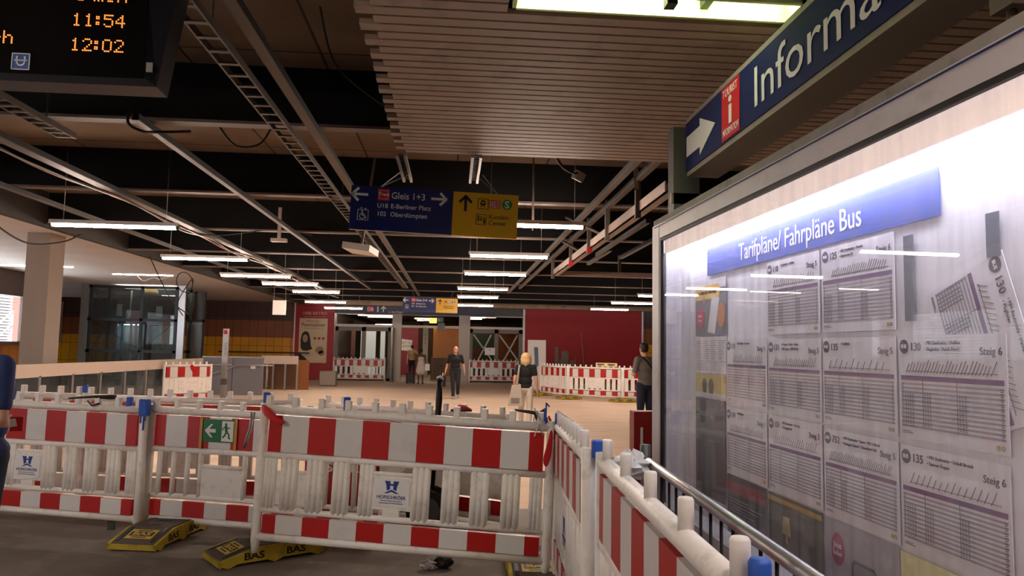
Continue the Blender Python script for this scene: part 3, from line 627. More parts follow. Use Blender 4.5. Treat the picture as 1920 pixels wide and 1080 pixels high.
m = MB(); m.box(.1, Lc-.1, .0, .1, zb-.01, zb+.01); m.build('bottom_tray', alu, case)
m = MB(); m.box(.115, Lc-.1, -.006, -.002, 2.168, 2.247); m.build('lamp_valance', M('pinkish lamp diffuser', '#e8d2c8', .5, emit=.55), case)
m = MB(); m.box(.15, Lc-.12, .02, .05, 2.2, 2.22); m.build('lamp_strip', M('case lamp', '#e9ecff', .4, emit=23), case)
m = MB(); m.box(.115, Lc-.1, -.014, -.010, zb+.02, 2.25); m.build('glass_pane', glass('dusty case glass', dust=.11), case)
m = MB()
for x in (.7, 3.1): m.box(x-.05, x+.05, .15, .23, 0, zb)
m.build('legs', alu, case)
PY0 = .0905        # posters lie on the back panel
def poster(name, label, cat, u0, u1, z0, z1, mat, group=None, dy=0):
    t = thing(name, label, cat, group=group); t.matrix_world = case_m @ Matrix.Translation((u0, PY0+dy, z0))
    m = MB(); m.box(0, u1-u0, 0, .003, 0, z1-z0); m.build('sheet', mat, t); return t
bpy.context.view_layer.update(); case_m = case.matrix_world.copy()
paper = M('timetable paper', '#e6e2e8', .5); grayp = M('print grey', '#9d98a2', .6); darkp = M('print dark', '#55505a', .6); purp = M('print purple', '#73557a', .6); badge = M('badge grey violet', '#5a5362', .6)  # print tones paled, putting the haze over the sheets into their colour
tl = poster('case_header', 'blue header strip reading Tarifpläne/ Fahrpläne Bus inside the display case', 'sign', .53, 2.317, 2.003, 2.143, M('banner blue', '#2f479f', .5))
fit(text('lettering', 'Tarifpläne/ Fahrpläne Bus', .112, plate_white, .405, .034, -.001, tl), .995)
def timetable(u0, z0, num, line1, line2, steig, n=22, tw=1, group='bus timetables in the display case', w=.43, cols=(.03, .27, .6, .94), label=None, dots=True):
    h = .305
    t = poster('timetable_sheet', label, 'timetable', u0, u0+w, z0, z0+h, paper, group)
    MB().disc(.027, h-.032, .021, .021, -.001, 0).build('route_badge', badge, t); text('badge_text', 'BUS', .015, plate_white, .027, h-.037, -.002, t, 'CENTER', bold=.02)
    text('route_number', num, .034, darkp, .055, h-.044, -.001, t, bold=.01); text('route_ends', '• '+line1, .014, darkp, .122, h-.026, -.001, t)
    if line2: text('route_ends', '• '+line2, .014, darkp, .122, h-.044, -.001, t)
    text('platform', steig, .029, darkp, w-.012, h-.055, -.001, t, 'RIGHT')
    m = MB(); x0 = .03+random.uniform(0, .06); zz = h-.105; m.box(x0, w-.03, -.001, 0, zz, zz+.0015)
    for i in range(n):
        x = x0+(w-.04-x0)*i/n; k = random.uniform(.6, 1)*.034; m.stroke([(x, zz-.004), (x+.3*k, zz+.35*k), (x+.65*k, zz+k)], .0014, -.001, 0)
    m.build('stop_diagram', darkp, t)
    MB().box(.01, w-.01, -.001, 0, h-.132, h-.118).build('header_band', purp, t)
    m = MB(); z = h-.142; i = 0
    while z > .035:
        if i % 2 == 0: m.box(.01, w-.01, -.0006, 0, z-.0035, z+.0025)
        z -= .0062; i += 1
    m.build('row_stripes', grayp, t)
    m = MB(); z = h-.142; i = 0
    while z > .035:
        m.box(.012, .02, -.0012, 0, z-.001, z+.0012); m.box(w-.022, w-.013, -.0012, 0, z-.001, z+.0012)
        if dots:
            for c in cols[1:3]:
                if 3 < i < 20:
                    for q in range(3): m.box(c*w+q*.011, c*w+q*.011+.005, -.0012, 0, z-.0012, z+.0012)
            for q in range(4):
                if i > 4: m.box(.028+q*.011, .033+q*.011, -.0012, 0, z-.0012, z+.0012)
        z -= .0062; i += 1
    for c in cols[1:3]: m.box(c*w-.008, c*w-.007, -.0011, 0, .035, h-.118)
    m.build('departure_times', darkp, t)
    m = MB(); m.box(.012, .05, -.001, 0, .022, .024); m.box(.012, .06, -.001, 0, .017, .019); m.build('footnote', darkp, t)
    MB().ring(w-.02, .018, .0045, .006, -.001, 0, n=16).build('seal_mark', darkp, t); MB().box(w-.042, w-.03, -.001, 0, .012, .024).build('yellow_mark', M('mark yellow', '#b9a04a', .6), t)
    return t
random.seed(11)
TT = [(1.222, 1.685, '110', 'Stadtmitte • Heißen', '', 'Steig 5', 'timetable sheet reading Steig 5, upper row directly under the header'),
      (1.672, 1.685, '125', 'MH-Stadtmitte • Broich', 'Ruhrorter Str', 'Steig 6', 'timetable sheet for bus 125, upper row at the right'),
      (.780, 1.367, '121', 'MH-Heißen • Rumbach', '', 'Steig 1', 'timetable sheet in the second row beside the phone advertisement'),
      (1.226, 1.36, '131', 'E-Steele • Bisch • Rüttn', 'MH-Saarn • RÜB-Markt', 'Steig 5', 'timetable sheet for bus 131 in the second row'),
      (1.669, 1.36, '135', 'Heißfeld', '', 'Steig 5', 'timetable sheet for bus 135 in the second row, with a sparse stop diagram'),
      (2.115, 1.36, '130', 'MH-Stadtmitte • Heißen', 'Flughafen • Raadt-Nord', 'Steig 6', 'timetable sheet for bus 130 in the second row at the right'),
      (.775, 1.045, '124', 'MH-Heißen', '', 'Steig 1', 'timetable sheet in the third row at the left with reddish header band'),
      (1.222, 1.045, '151', 'MH-Stadtmitte • Kettwig', 'E-Kupferdreh', 'Steig 2', 'timetable sheet for bus 151 in the third row'),
      (1.669, 1.037, '752', 'MH-Stadtmitte • Saarn • MH-Selbeck', 'Ratingen Lintorf • Düsseldorf Hbf', 'Steig 5', 'timetable sheet for bus 752 in the third row, with a dense stop diagram'),
      (2.112, 1.034, '135', 'MH-Stadtmitte • Schloß Broich', 'Saarner Kuppe', 'Steig 6', 'timetable sheet for bus 135 in the third row at the right')]
for i, (u, z, num, a, b, st, lb) in enumerate(TT):
    timetable(u, z, num, a, b, st, n=[18, 24, 16, 22, 10, 26, 20, 20, 34, 14][i], label=lb, dots=i not in (2, 6, 7))
# crooked sheet, slipped behind the second row
t = timetable(0, 0, '130', 'MH-Stadtmitte • Heißen', 'Flughafen', 'Steig 6', group=None, label='crooked timetable sheet slipped sideways at the upper right of the case')
t.matrix_world = case_m @ Matrix.Translation((2.247, PY0+.0035, 1.778)) @ Matrix.Rotation(math.radians(71.3), 4, 'Y')
for u, z0, z1, lb in ((2.15, 1.709, 1.967, 'dark magnetic strip left of the crooked sheet in the case'), (2.49, 1.86, 1.975, 'dark magnetic strip above the crooked sheet in the case')):
    poster('magnetic_strip', lb, 'strip', u, u+.045, z0, z1, M('strip slate', '#5d6470', .4), group='magnetic strips in the display case')
t = poster('phone_poster', 'phone advertisement poster at the left end of the display case', 'poster', .357, .775, 1.692, 1.98, M('ad slate', '#6a6f78', .5))
MB().box(.0, .418, -.001, 0, .24, .288).build('top_margin', paper, t)
MB().poly([(.02, .19), (.32, .19), (.34, .205), (.34, .25), (.32, .262), (.02, .262), (.005, .25), (.005, .205)], -.002, -.001).build('yellow_speech', sign_yellow, t)
text('speech_text', 'Ihr Ticket für unterwegs', .028, ink, .17, .218, -.003, t, 'CENTER', sx=.95)
MB().poly([(.18, .02), (.28, .01), (.34, .19), (.24, .2)], -.0025, -.001).build('phone', M('phone white', '#d8d8e0', .4), t)
MB().disc(.075, .095, .055, .055, -.002, -.001).build('pink_disc', M('ad pink', '#c2264e', .5), t)
text('disc_text', 'Jetzt\nladen', .024, plate_white, .075, .1, -.003, t, 'CENTER')
MB().disc(.36, .1, .05, .06, -.002, -.001).disc(.13, .19, .02, .02, -.002, -.001).build('orange_blobs', M('ad orange', '#c2733c', .5), t)
t = poster('info_leaflet', 'white leaflet with columns of small print below the phone poster', 'leaflet', .357, .77, 1.50, 1.688, paper)
m = MB()
for r in range(9):
    for c in range(4): m.box(.02+c*.1, .02+c*.1+random.uniform(.04, .085), -.001, 0, .165-r*.011, .168-r*.011)
for r in range(4): m.box(.02, .02+random.uniform(.1, .18), -.001, 0, .05-r*.011, .053-r*.011); m.box(.22, .22+random.uniform(.06, .1), -.001, 0, .05-r*.011, .053-r*.011)
m.box(.0, .413, -.001, 0, .062, .064); m.build('small_print', grayp, t)
t = poster('yellow_leaflet', 'small yellow picture strip with two dark figures under the leaflet', 'leaflet', .357, .767, 1.39, 1.497, M('leaflet yellow', '#cdb75a', .5))
m = MB()
for x in (.13, .22): m.disc(x, .05, .035, .035, -.001, 0, 14); m.box(x-.025, x+.025, -.001, 0, .01, .03)
m.build('figures', M('olive dark', '#4c4a30', .6), t); MB().box(0, .41, -.001, 0, 0, .012).build('margin', paper, t)
dk = M('dark slate poster', '#43474c', .45, noise=.1)
t = poster('dark_poster', 'dark grey poster headed Bestellung at the lower left of the case', 'poster', .357, .752, .88, 1.372, dk); text('lettering', 'Bestellung', .05, M('faded lettering', '#8f9298', .6), .03, .40, -.001, t)
t = poster('dark_poster', 'dark poster with a red top band under the third timetable row', 'poster', .78, 1.19, .76, 1.037, dk); MB().box(0, .41, -.001, 0, .2, .25).build('red_band', M('dull red', '#8c3f44', .6), t)
m = MB()
for r in range(10): m.box(.02, .02+random.uniform(.2, .36), -.001, 0, .17-r*.014, .174-r*.014)
m.build('small_print', grayp, t)
t = poster('olive_poster', 'olive poster with a yellow top edge and a ticket picture at the case bottom', 'poster', 1.215, 1.645, .76, 1.035, M('olive poster', '#5a574c', .5, noise=.1)); MB().box(0, .43, -.001, 0, .245, .262).build('yellow_edge', M('ochre', '#b39542', .6), t)
MB().poly([(.12, .13), (.19, .13), (.18, .2), (.13, .2)], -.001, 0).poly([(.15, .1), (.17, .1), (.165, .13), (.155, .13)], -.001, 0).build('ticket_picture', M('ticket beige', '#c2b286', .6), t)
t = poster('ticket_poster', 'grey poster with pink disc and phone outline at the case bottom', 'poster', 1.665, 2.092, .76, 1.03, M('cloudy grey', '#a9a3ac', .5, noise=.15, scale=4))
MB().disc(.085, .175, .042, .055, -.001, 0).build('pink_disc', M('ad pink dull', '#a0305c', .5), t); text('disc_text', 'Jetzt\nladen', .026, plate_white, .085, .18, -.002, t, 'CENTER')
MB().poly([(.17, 0), (.17, .15), (.185, .165), (.30, .165), (.315, .15), (.315, 0)], -.001, 0).build('phone_outline', darkp, t); MB().poly([(.182, 0), (.182, .145), (.192, .153), (.293, .153), (.303, .145), (.303, 0)], -.002, -.001).build('phone_screen', M('screen grey', '#8c8c92', .5), t)
MB().poly([(.2, 0), (.2, .1), (.25, .1), (.275, .07), (.275, 0)], -.003, -.002).build('yellow_logo', sign_yellow, t)
t = poster('yellow_note', 'pale yellow sheet at the bottom right of the case', 'sheet', 2.1, 2.53, .73, 1.02, M('pale yellow paper', '#e6dfa0', .5))

# ------------------------------------------------------------------ tourist information sign
t = thing('information_sign', 'long blue tourist Information sign with arrow above the display case', 'sign', (1.431, 4.5, 2.73), -PI/2)
m = MB(); m.box(0, 3.6, 0, .2, -.03, .34); m.build('box', M('sign box grey', '#8f847b', .55, .2, noise=.08), t)
m = MB(); m.box(-.005, 3.6, -.006, 0, .0, .307); m.build('face', M('grimy sign blue', '#142052', .7, spec=.15, noise=.2, scale=5, stretch=(4, 1, .6)), t)
m = MB(); m.poly([(.02, .09), (.27, .09), (.27, .04), (.53, .155), (.27, .262), (.27, .215), (.02, .215)], -.009, -.006); m.build('arrow', sign_white, t)
MB().box(.635, .885, -.009, -.006, .01, .30).build('tourist_panel', red, t)
fit(text('panel_text', 'TOURIST', .06, sign_white, .655, .242, -.010, t), .205); fit(text('panel_text', 'INFORMATION', .055, sign_white, .65, .03, -.010, t), .22)
MB().box(.742, .778, -.011, -.009, .085, .185).disc(.76, .215, .02, .018, -.011, -.009).build('letter_i', sign_white, t)
fit(text('lettering', 'Information', .285, sign_white, 1.06, .06, -.0095, t), 1.62)
t2 = thing('sign_column', 'grey steel column carrying the left end of the information sign', 'column', (1.46, 4.62, 0)); m = MB(); m.box(-.085, .085, -.02, .1, 0, 3.05); m.build('post', M('column green grey', '#54534d', .6, noise=.1), t2)
m = MB(); m.box(-.1, .3, -.02, 0, 2.55, 2.62); m.build('bracket', gal, t2)
t2 = thing('sign_hanger', 'grey bracket hanging from the slatted ceiling above the display case', 'bracket', (1.45, 1.8, 2.4)); m = MB(); m.box(-.03, .03, -.04, .04, .12, .91); m.tube([(0, 0, .0), (0, 0, .12)], .012, 8); m.build('strut', railmat, t2)

# ------------------------------------------------------------------ platform sign (hanging)
def arrow_pts(m, cx, cz, s, ang, w, y0, y1):
    c, q = math.cos(ang), math.sin(ang)
    def R(p): return (cx+p[0]*c-p[1]*q, cz+p[0]*q+p[1]*c)
    m.stroke([R((-s, 0)), R((s*.95, 0))], w, y0, y1); m.stroke([R((.15*s, .8*s)), R((s, -.06*s))], w, y0, y1); m.stroke([R((.15*s, -.8*s)), R((s, .06*s))], w, y0, y1)
def platform_sign(label, loc, rz, ry, W_, H_, k, gleis, l1, l2, chains):
    t = thing('platform_sign', label, 'sign', loc, rz); t.rotation_euler = (0, ry, rz)
    xs = W_*.607
    MB().box(0, xs, 0, .06, 0, H_).build('blue_board', sign_blue, t); MB().box(xs, W_, 0, .06, 0, H_).build('yellow_board', sign_yellow, t)
    m = MB(); arrow_pts(m, .085*k, H_*.80, .078*k, PI, .024*k, -.003, 0); m.build('white_arrow', sign_white, t); m = MB(); arrow_pts(m, .845*k, H_*.80, .075*k, 0, .024*k, -.003, 0); m.build('white_arrow', sign_white, t)
    m = MB(); arrow_pts(m, 1.105*k, H_*.74, .075*k, PI/2, .026*k, -.003, 0); m.build('black_arrow', M('sign dark blue', '#14102a', .5), t)
    MB().box(.255*k, .37*k, -.003, 0, H_-.115*k-.02*k, H_-.02*k).build('tram_badge', red, t); MB().ring(.3125*k, H_-.0775*k, .055*k, .06*k, -.0035, -.003, n=4, a0=45, a1=405).build('badge_border', sign_white, t)
    text('badge_text', 'Tram', .046*k, sign_white, .3125*k, H_-.088*k, -.0045, t, 'CENTER', bold=.02)
    text('lettering', gleis, .092*k, sign_white, .385*k, H_-.11*k, -.003, t, sx=.92, bold=.008)
    text('lettering', l1[0], .062*k, sign_white, .255*k, H_-.205*k, -.003, t, bold=.01); text('lettering', l1[1], .062*k, sign_white, .385*k, H_-.205*k, -.003, t, bold=.01)
    text('lettering', l2[0], .062*k, sign_white, .255*k, H_-.285*k, -.003, t, bold=.01); text('lettering', l2[1], .062*k, sign_white, .385*k, H_-.285*k, -.003, t, bold=.01)
    bx = .075*k; bz = H_-.335*k; s = .1*k; m = MB()
    m.stroke([(bx, bz), (bx+s, bz), (bx+s, bz+s), (bx, bz+s), (bx, bz)], .005*k, -.003, 0); m.disc(bx+.042*k, bz+.083*k, .009*k, .009*k, -.003, 0, 12); m.stroke([(bx+.043*k, bz+.073*k), (bx+.047*k, bz+.045*k), (bx+.07*k, bz+.043*k), (bx+.082*k, bz+.015*k)], .009*k, -.003, 0); m.stroke([(bx+.045*k, bz+.06*k), (bx+.066*k, bz+.058*k)], .007*k, -.003, 0)
    m.ring(bx+.045*k, bz+.037*k, .022*k, .029*k, -.003, 0, 110, 370, 20)
    m.poly([(bx+.02*k, bz+s+.02*k), (bx+.032*k, bz+s+.006*k), (bx+.044*k, bz+s+.02*k)], -.003, 0); m.poly([(bx+.06*k, bz+s+.006*k), (bx+.072*k, bz+s+.02*k), (bx+.084*k, bz+s+.006*k)], -.003, 0); m.build('lift_pictogram', sign_white, t)
    # yellow side
    x = 1.225*k; z = H_-.155*k; s = .1*k; m = MB(); m.stroke([(x, z), (x+s, z), (x+s, z+s), (x, z+s), (x, z)], .005*k, -.003, 0)
    m.poly([(x+.028*k, z+.035*k), (x+.024*k, z+.06*k), (x+.036*k, z+.085*k), (x+.064*k, z+.085*k), (x+.076*k, z+.06*k), (x+.072*k, z+.035*k)], -.003, 0); m.stroke([(x+.03*k, z+.015*k), (x+.04*k, z+.032*k)], .006*k, -.003, 0); m.stroke([(x+.07*k, z+.015*k), (x+.06*k, z+.032*k)], .006*k, -.003, 0); m.build('train_pictogram', ink, t)
    MB().box(x+.037*k, x+.063*k, -.004, -.003, z+.055*k, z+.068*k).build('train_window', sign_yellow, t)
    m = MB(); m.box(1.335*k, 1.44*k, -.003, 0, z+.012*k, z+.09*k); m.build('railway_badge', red, t); MB().box(1.343*k, 1.432*k, -.004, -.003, z+.02*k, z+.082*k).build('badge_field', sign_white, t)
    text('badge_text', 'DB', .07*k, red, 1.388*k, z+.027*k, -.0045, t, 'CENTER', bold=.02, sx=.85)
    MB().disc(1.51*k, z+.055*k, .05*k, .05*k, -.003, 0).build('suburban_badge', M('s green', '#16823c', .5), t); text('badge_text', 'S', .1*k, sign_white, 1.51*k, z+.02*k, -.004, t, 'CENTER', bold=.025)
    z -= .155*k; x -= .01*k; m = MB(); m.stroke([(x, z), (x+s, z), (x+s, z+s), (x, z+s), (x, z)], .004*k, -.003, 0); m.box(x+.015*k, x+.06*k, -.003, 0, z+.04*k, z+.047*k); m.disc(x+.022*k, z+.08*k, .008*k, .008*k, -.003, 0, 10); m.poly([(x+.014*k, z+.048*k), (x+.03*k, z+.048*k), (x+.027*k, z+.07*k), (x+.017*k, z+.07*k)], -.003, 0); m.disc(x+.048*k, z+.068*k, .008*k, .008*k, -.003, 0, 10); m.poly([(x+.038*k, z+.045*k), (x+.06*k, z+.045*k), (x+.052*k, z+.058*k)], -.003, 0)
    m.disc(x+.08*k, z+.065*k, .008*k, .008*k, -.003, 0, 10); m.box(x+.072*k, x+.088*k, -.003, 0, z+.01*k, z+.055*k); m.build('counter_pictogram', ink, t)
    text('lettering', 'Kunden-', .064*k, ink, 1.335*k, z+.06*k, -.003, t, sx=.95); text('lettering', 'Center', .064*k, ink, 1.335*k, z-.0*k, -.003, t, sx=.95)
    for (x, pts) in chains:
        for p in pts:
            m = MB(); a = Vector((x, .03, H_)); b = Vector(p); n = max(2, int((b-a).length/.03))
            for i in range(n):
                c0 = a.lerp(b, i/n); c1 = a.lerp(b, (i+1.25)/n); m.tube([c0, c1], .005, 5)
            m.build('chain', steel, t)
    return t
platform_sign('near hanging platform sign, blue and yellow, reading Gleis 1+3 and Kunden-Center', (-1.03, 7.2, 2.735), 0.0, .031, 1.62, .43, 1.0, 'Gleis 1+3', ('U18', 'E-Berliner Platz'), ('102', 'Oberdümpten'),
              [(.27, [(.50, -.3, .53), (.56, -.1, .55)]), (1.42, [(1.17, -.2, .57), (1.26, -.1, .58)])])
platform_sign('far hanging platform sign, blue and yellow, before the glass doors reading Gleis 2+4', (-1.85, 27, 2.92), 0.0, .01, 1.96, .52, 1.2, 'Gleis 2+4', ('102', 'Uhlenhorst'), ('901', 'DU-Marxloh'),
              [(.4, [(.2, 0, 1.1)]), (1.7, [(1.9, 0, 1.1)])])

# ------------------------------------------------------------------ LED departure display
led = M('amber led', '#ff8a3c', .4, emit=1.15)
t = thing('departure_display', 'black departure display with amber dot matrix times hanging at upper left', 'display', (-1.405, 3.5, 2.79), .0)
cas = M('display casing', '#0f1118', .4, noise=.05)
m = MB(); m.add([(-2.6, 0, 0), (0, 0, 0), (.075, -.0, .5), (-2.6, 0, .5), (-2.6, .15, .0), (-.005, .15, 0), (.07, .15, .5), (-2.6, .15, .5)], [(4, 5, 1, 0)[::-1], (1, 5, 6, 2), (3, 2, 6, 7), (5, 4, 7, 6), (0, 3, 7, 4), (0, 1, 2, 3)]); m.build('casing', cas, t)
bez = M('display bezel', '#14161f', .35)
m = MB(); m.add([(-2.6, -.002, .0), (.0, -.002, .0), (.075, -.002, .5), (-2.6, -.002, .5), (-2.6, -.02, .035), (-.05, -.02, .035), (-.06, -.02, .5), (-2.6, -.02, .5)], [(0, 1, 5, 4), (1, 2, 6, 5)]); m.build('bezel', bez, t)
m = MB(); m.box(-2.6, -.052, -.022, -.003, .03, .5); m.build('screen', M('display black glass', '#08080a', .15), t)
GL = {'1': '00100 01100 00100 00100 00100 00100 01110', '5': '11111 10000 11110 00001 00001 10001 01110', '4': '00010 00110 01010 10010 11111 00010 00010', '2': '01110 10001 00001 00010 00100 01000 11111', '0': '01110 10001 10001 10001 10001 10001 01110', ':': '000 110 110 000 110 110 000',
      'm': '00000 00000 11010 10101 10101 10101 10101', 'i': '00100 00000 01100 00100 00100 00100 01110', 'n': '00000 00000 10110 11001 10001 10001 10001', 'p': '00000 00000 11110 10001 11110 10000 10000', 'h': '10000 10000 10110 11001 10001 10001 10001', ' ': '00 00 00 00 00 00 00'}
def dots(s, x1, z0, pitch, label):
    wd = sum(len(GL[c].split()[0])+1 for c in s)-1; x = x1-wd*pitch; m = MB()
    for c in s:
        rows = GL[c].split()
        for j, r in enumerate(rows):
            for i, b in enumerate(r):
                if b == '1': m.disc(x+(i+.5)*pitch, z0+(6.5-j)*pitch, pitch*.40, pitch*.40, -.0245, -.022, 8)
        x += (len(rows[0])+1)*pitch
    m.build('dot_text', led, t)
pt = .0088
dots('5 min', -.145, .385, pt, ''); dots('11:54', -.147, .264, pt, ''); dots('12:02', -.147, .146, pt, ''); dots('ph', -.637, .165, pt, '')
text('lettering', 'n', .085, sign_white, -.735, .055, -.0235, t)
bo = MB().box(0, .076, -.003, 0, 0, .074).build('metro_badge', M('metro blue', '#1c4fa0', .5), t); bo.location = (-.632, -.022, .046)
m = MB(); m.stroke([(0, 0), (.076, 0), (.076, .074), (0, .074), (0, 0)], .004, -.005, -.003); m.ring(.038, .036, .014, .02, -.005, -.003, 180, 360, 14); m.stroke([(.021, .062), (.021, .034)], .007, -.005, -.003); m.stroke([(.055, .062), (.055, .034)], .007, -.005, -.003); m.box(.01, .066, -.005, -.003, .04, .045); m.build('badge_sign', sign_white, bo)
MB().box(-.04, -.012, -.028, -.0205, .06, .105).build('sticker', M('silver sticker', '#9a9890', .5), t)
for x in (-.5, -2.0): MB().tube([(x, .08, .5), (x, .08, 1.23)], .02, 8).build('mount', darksteel, t)

# ------------------------------------------------------------------ left side: column, railing, stair, lift
t = thing('concrete_column', 'big square concrete column at the left under the white ceiling', 'column', (-7.95, 15.2, 0))
m = MB(); m.box(-.27, .17, -.28, .25, 0, 3.7); m.build('shaft', M('pale concrete', '#978a80', .8, noise=.08, scale=2, stretch=(3, 3, .4)), t)
t = thing('stair_railing', 'long glazed stair railing with a white top board at left', 'railing', (-7.58, 12.6, 0))
m = MB(); m.box(-.03, .03, 0, 10.8, .955, 1.195); m.build('top_board', beige_board, t)
for i in range(9): m = MB(); m.box(-.03, .03, .6+1.2*i, .67+1.2*i, 0, .98); m.build('post', steel, t)
for i in range(8): m = MB(); m.box(-.006, .006, .67+1.2*i, 1.8+1.2*i, .06, .98); m.build('glass_pane', glass('railing glass', '#b9c2c4', .18, '#8f9698'), t)
m = MB(); m.box(-.02, .02, 9.3, 10.2, .1, .95); m.build('blue_grey_panel', M('blue grey panel', '#8f9aa2', .5), t)
m = MB(); m.box(-.05, .05, 0, 10.3, 0, .05); m.build('kerb', M('kerb stone', '#8d857c', .8), t)
t = thing('ticket_pillar', 'slim stainless pillar with a small red emblem standing by the stair', 'pillar', (-6.85, 23.2, 0))
m = MB(); m.rbox(-.085, .085, -.05, .05, 0, 2.1, .01); m.build('shaft', M('brushed steel', '#b0aaa6', .35, .7, noise=.1), t)
MB().box(-.05, .05, -.053, -.05, 1.93, 2.05).build('red_emblem', red, t); text('vertical_sign', 'TICKETS', .1, M('worn letters', '#6b625c', .6), 0, 0, 0, t).matrix_local = Matrix.Translation((.06, -.052, 1.3)) @ Matrix.Rotation(-PI/2, 4, 'Y')
MB().box(-.086, .086, -.052, .052, .42, .6).build('dark_band', M('dark band', '#6a6460', .5, .5), t)
t = thing('stair_parapet', 'grey panelled parapet around the stair opening with handrails', 'parapet', (-8.1, 25, 0))
pg = M('grey stair panel', '#77757a', .55, noise=.06)
for i in range(2): m = MB(); m.box(.0+i*.98, .96+i*.98, 0, .08, .0, 1.2); m.build('panel', pg, t)
m = MB(); m.box(0, 1.95, -.02, .1, 1.2, 1.24); m.build('coping', steel, t)
m = MB(); m.tube([(-.4, -.35, .35), (1.1, -.2, .93), (1.25, -.2, .97), (2.3, -.2, .97)], .022, 8); m.build('handrail', steel, t)
m = MB(); m.tube([(-.2, -.15, .8), (.2, -.15, .97), (1.0, -.15, .97)], .022, 8); m.build('handrail', steel, t)
for x in (.2, 1.8): m = MB(); m.tube([(x, 0, .9), (x, -.18, .95)], .012, 6); m.build('handrail_bracket', steel, t)
m = MB(); m.box(1.55, 1.7, -.02, 0, .85, .98); m.build('plate', sign_white, t)
t = thing('glass_balustrade', 'short glass balustrade with a pale top board beside the tilted barrier', 'railing', (-6.95, 28, 0))
m = MB(); m.box(0, 1.3, -.03, .03, .95, 1.25); m.build('top_board', beige_board, t)
for x in (0, .42, .85, 1.28): m = MB(); m.box(x-.03, x+.03, -.03, .03, 0, .95); m.build('post', steel, t)
for x in (.03, .45, .88): m = MB(); m.box(x, x+.37, -.006, .006, .04, .95); m.build('glass_pane', glass('clear pane', '#e6eaea', .03), t)
MB().box(-.4, 1.6, .5, .55, 0, 1.1).build('rust_panel', M('rust panel', '#8a4f1e', .5, noise=.1), t)
t = thing('stair_top_rail', 'dark handrail on the tiled wall behind the stair parapet', 'handrail', (-11, 36.17, 1.3)); m = MB(); m.bar((0, 0, 0), (4.2, 0, 0), .06, .07); m.build('rail', M('dark bronze', '#3b2a18', .5), t)
# lift
lg = glass('lift glass', '#cdd6d6', .05)
dg = M('lift frame grey', '#3c434a', .45, .4)
t = thing('glass_lift', 'glass lift shaft with dark steel frame and machinery at left', 'lift', (-13.0, 27.4, 0)); t.scale = (1, .75, 1)
m = MB(); m.box(-.12, .12, -.06, .06, 0, 3.69); m.build('steel_corner', M('bright steel', '#c0c2c6', .3, .8), t)
m = MB(); m.box(3.22, 3.45, -.06, .06, 0, 3.69); m.build('steel_corner', M('bright steel', '#c0c2c6', .3, .8), t)
m = MB()
for z in (.3, 1.33, 2.44, 3.6): m.box(.12, 3.22, -.04, .04, z-.05, z+.05)
for x in (.2, 1.95, 3.14): m.box(x-.05, x+.05, -.04, .04, 0, 3.65)
for z in (1.33, 2.44, 3.6): m.box(.12, 3.22, 1.9, 1.96, z-.05, z+.05)
for x in (.2, 3.14): m.box(x-.05, x+.05, 1.9, 1.96, 0, 3.65); m.box(x-.03, x+.03, 0, 1.9, 2.4, 2.48)
m.build('frame', dg, t)
for x0, x1 in ((.22, 1.9), (2.0, 3.1)):
    for z0, z1 in ((.35, 1.28), (1.38, 2.39), (2.49, 3.55)): m = MB(); m.box(x0, x1, -.01, .01, z0, z1); m.build('glass_pane', lg, t)
m = MB()
for a, b in (((.25, .1, 2.38), (1.9, .1, 1.4)), ((3.1, .1, 2.38), (2.0, .1, 1.4)), ((.25, .1, 3.5), (.9, .1, 2.5)), ((.25, .1, 3.5), (1.4, .1, 3.2)), ((.25, .1, 1.3), (.6, .1, 2.0)), ((.25, .1, 1.25), (.6, .1, .4)), ((1.9, .1, 1.25), (1.3, .1, .4))): m.tube([a, b], .015, 6)
m.build('brace', dg, t)
m = MB(); m.box(.9, 2.9, .5, 1.7, 2.5, 2.58); m.box(1.0, 1.8, .6, 1.2, 2.58, 3.05); m.box(2.1, 2.9, .6, 1.3, 2.58, 2.95); m.box(.9, 2.95, .5, 1.6, 3.25, 3.35); m.build('machinery', M('machine dark', '#35363a', .5, .4), t)
m = MB(); m.box(.95, 1.1, .45, .6, 2.58, 3.0); m.box(2.3, 2.5, .5, .6, 2.6, 2.95); m.tube([(1.4, .5, 2.6), (1.42, .5, 3.5)], .03, 8); m.build('pale_units', M('pale machine', '#c9c6c0', .5), t)
m = MB(); m.ball((1.95, .9, 3.45), .3, .3, .18); m.build('brass_wheel', M('brass', '#a58146', .4, .5), t)
m = MB(); m.box(.95, 1.9, .6, 1.6, .1, 2.3); m.build('car', glass('car glass', '#b4c4c8', .22, '#b9c8cc'), t)
for x in (.95, 1.15, 1.45, 1.62, 1.88): m = MB(); m.box(x-.04, x+.04, .55, .6, .1, 2.3); m.build('car_post', M('bright steel', '#c0c2c6', .3, .8), t)
m = MB(); m.box(1.1, 1.8, .8, 1.4, 2.27, 2.29); m.build('added_car_light', M('added lift glow panel', '#f0fbff', .5, emit=14), t)  # glowing panel added to brighten the dark lift interior
m = MB(); m.box(.9, 2.95, .3, 1.5, 3.62, 3.64); m.build('shaft_light', M('lift shaft light', '#fff3e6', .5, emit=2.5), t)
m = MB(); m.box(2.15, 3.0, .7, .76, .1, 2.25); m.build('landing_door', M('lift door', '#8c9590', .35, .5), t)
MB().box(2.5, 2.58, .66, .7, 1.45, 1.6).build('notice', sign_white, t)
m = MB(); m.box(1.95, 2.1, .5, 1.6, .1, 2.3); m.build('dark_post', black, t)
t = thing('lift_lobby_door', 'narrow brown side bay with a glazed steel door right of the lift', 'door', (-9.5, 29, 0))
m = MB(); m.box(-.65, .1, .1, .14, 2.5, 3.6); m.build('upper_panel', M('brown glass panel', '#3d322c', .2), t)
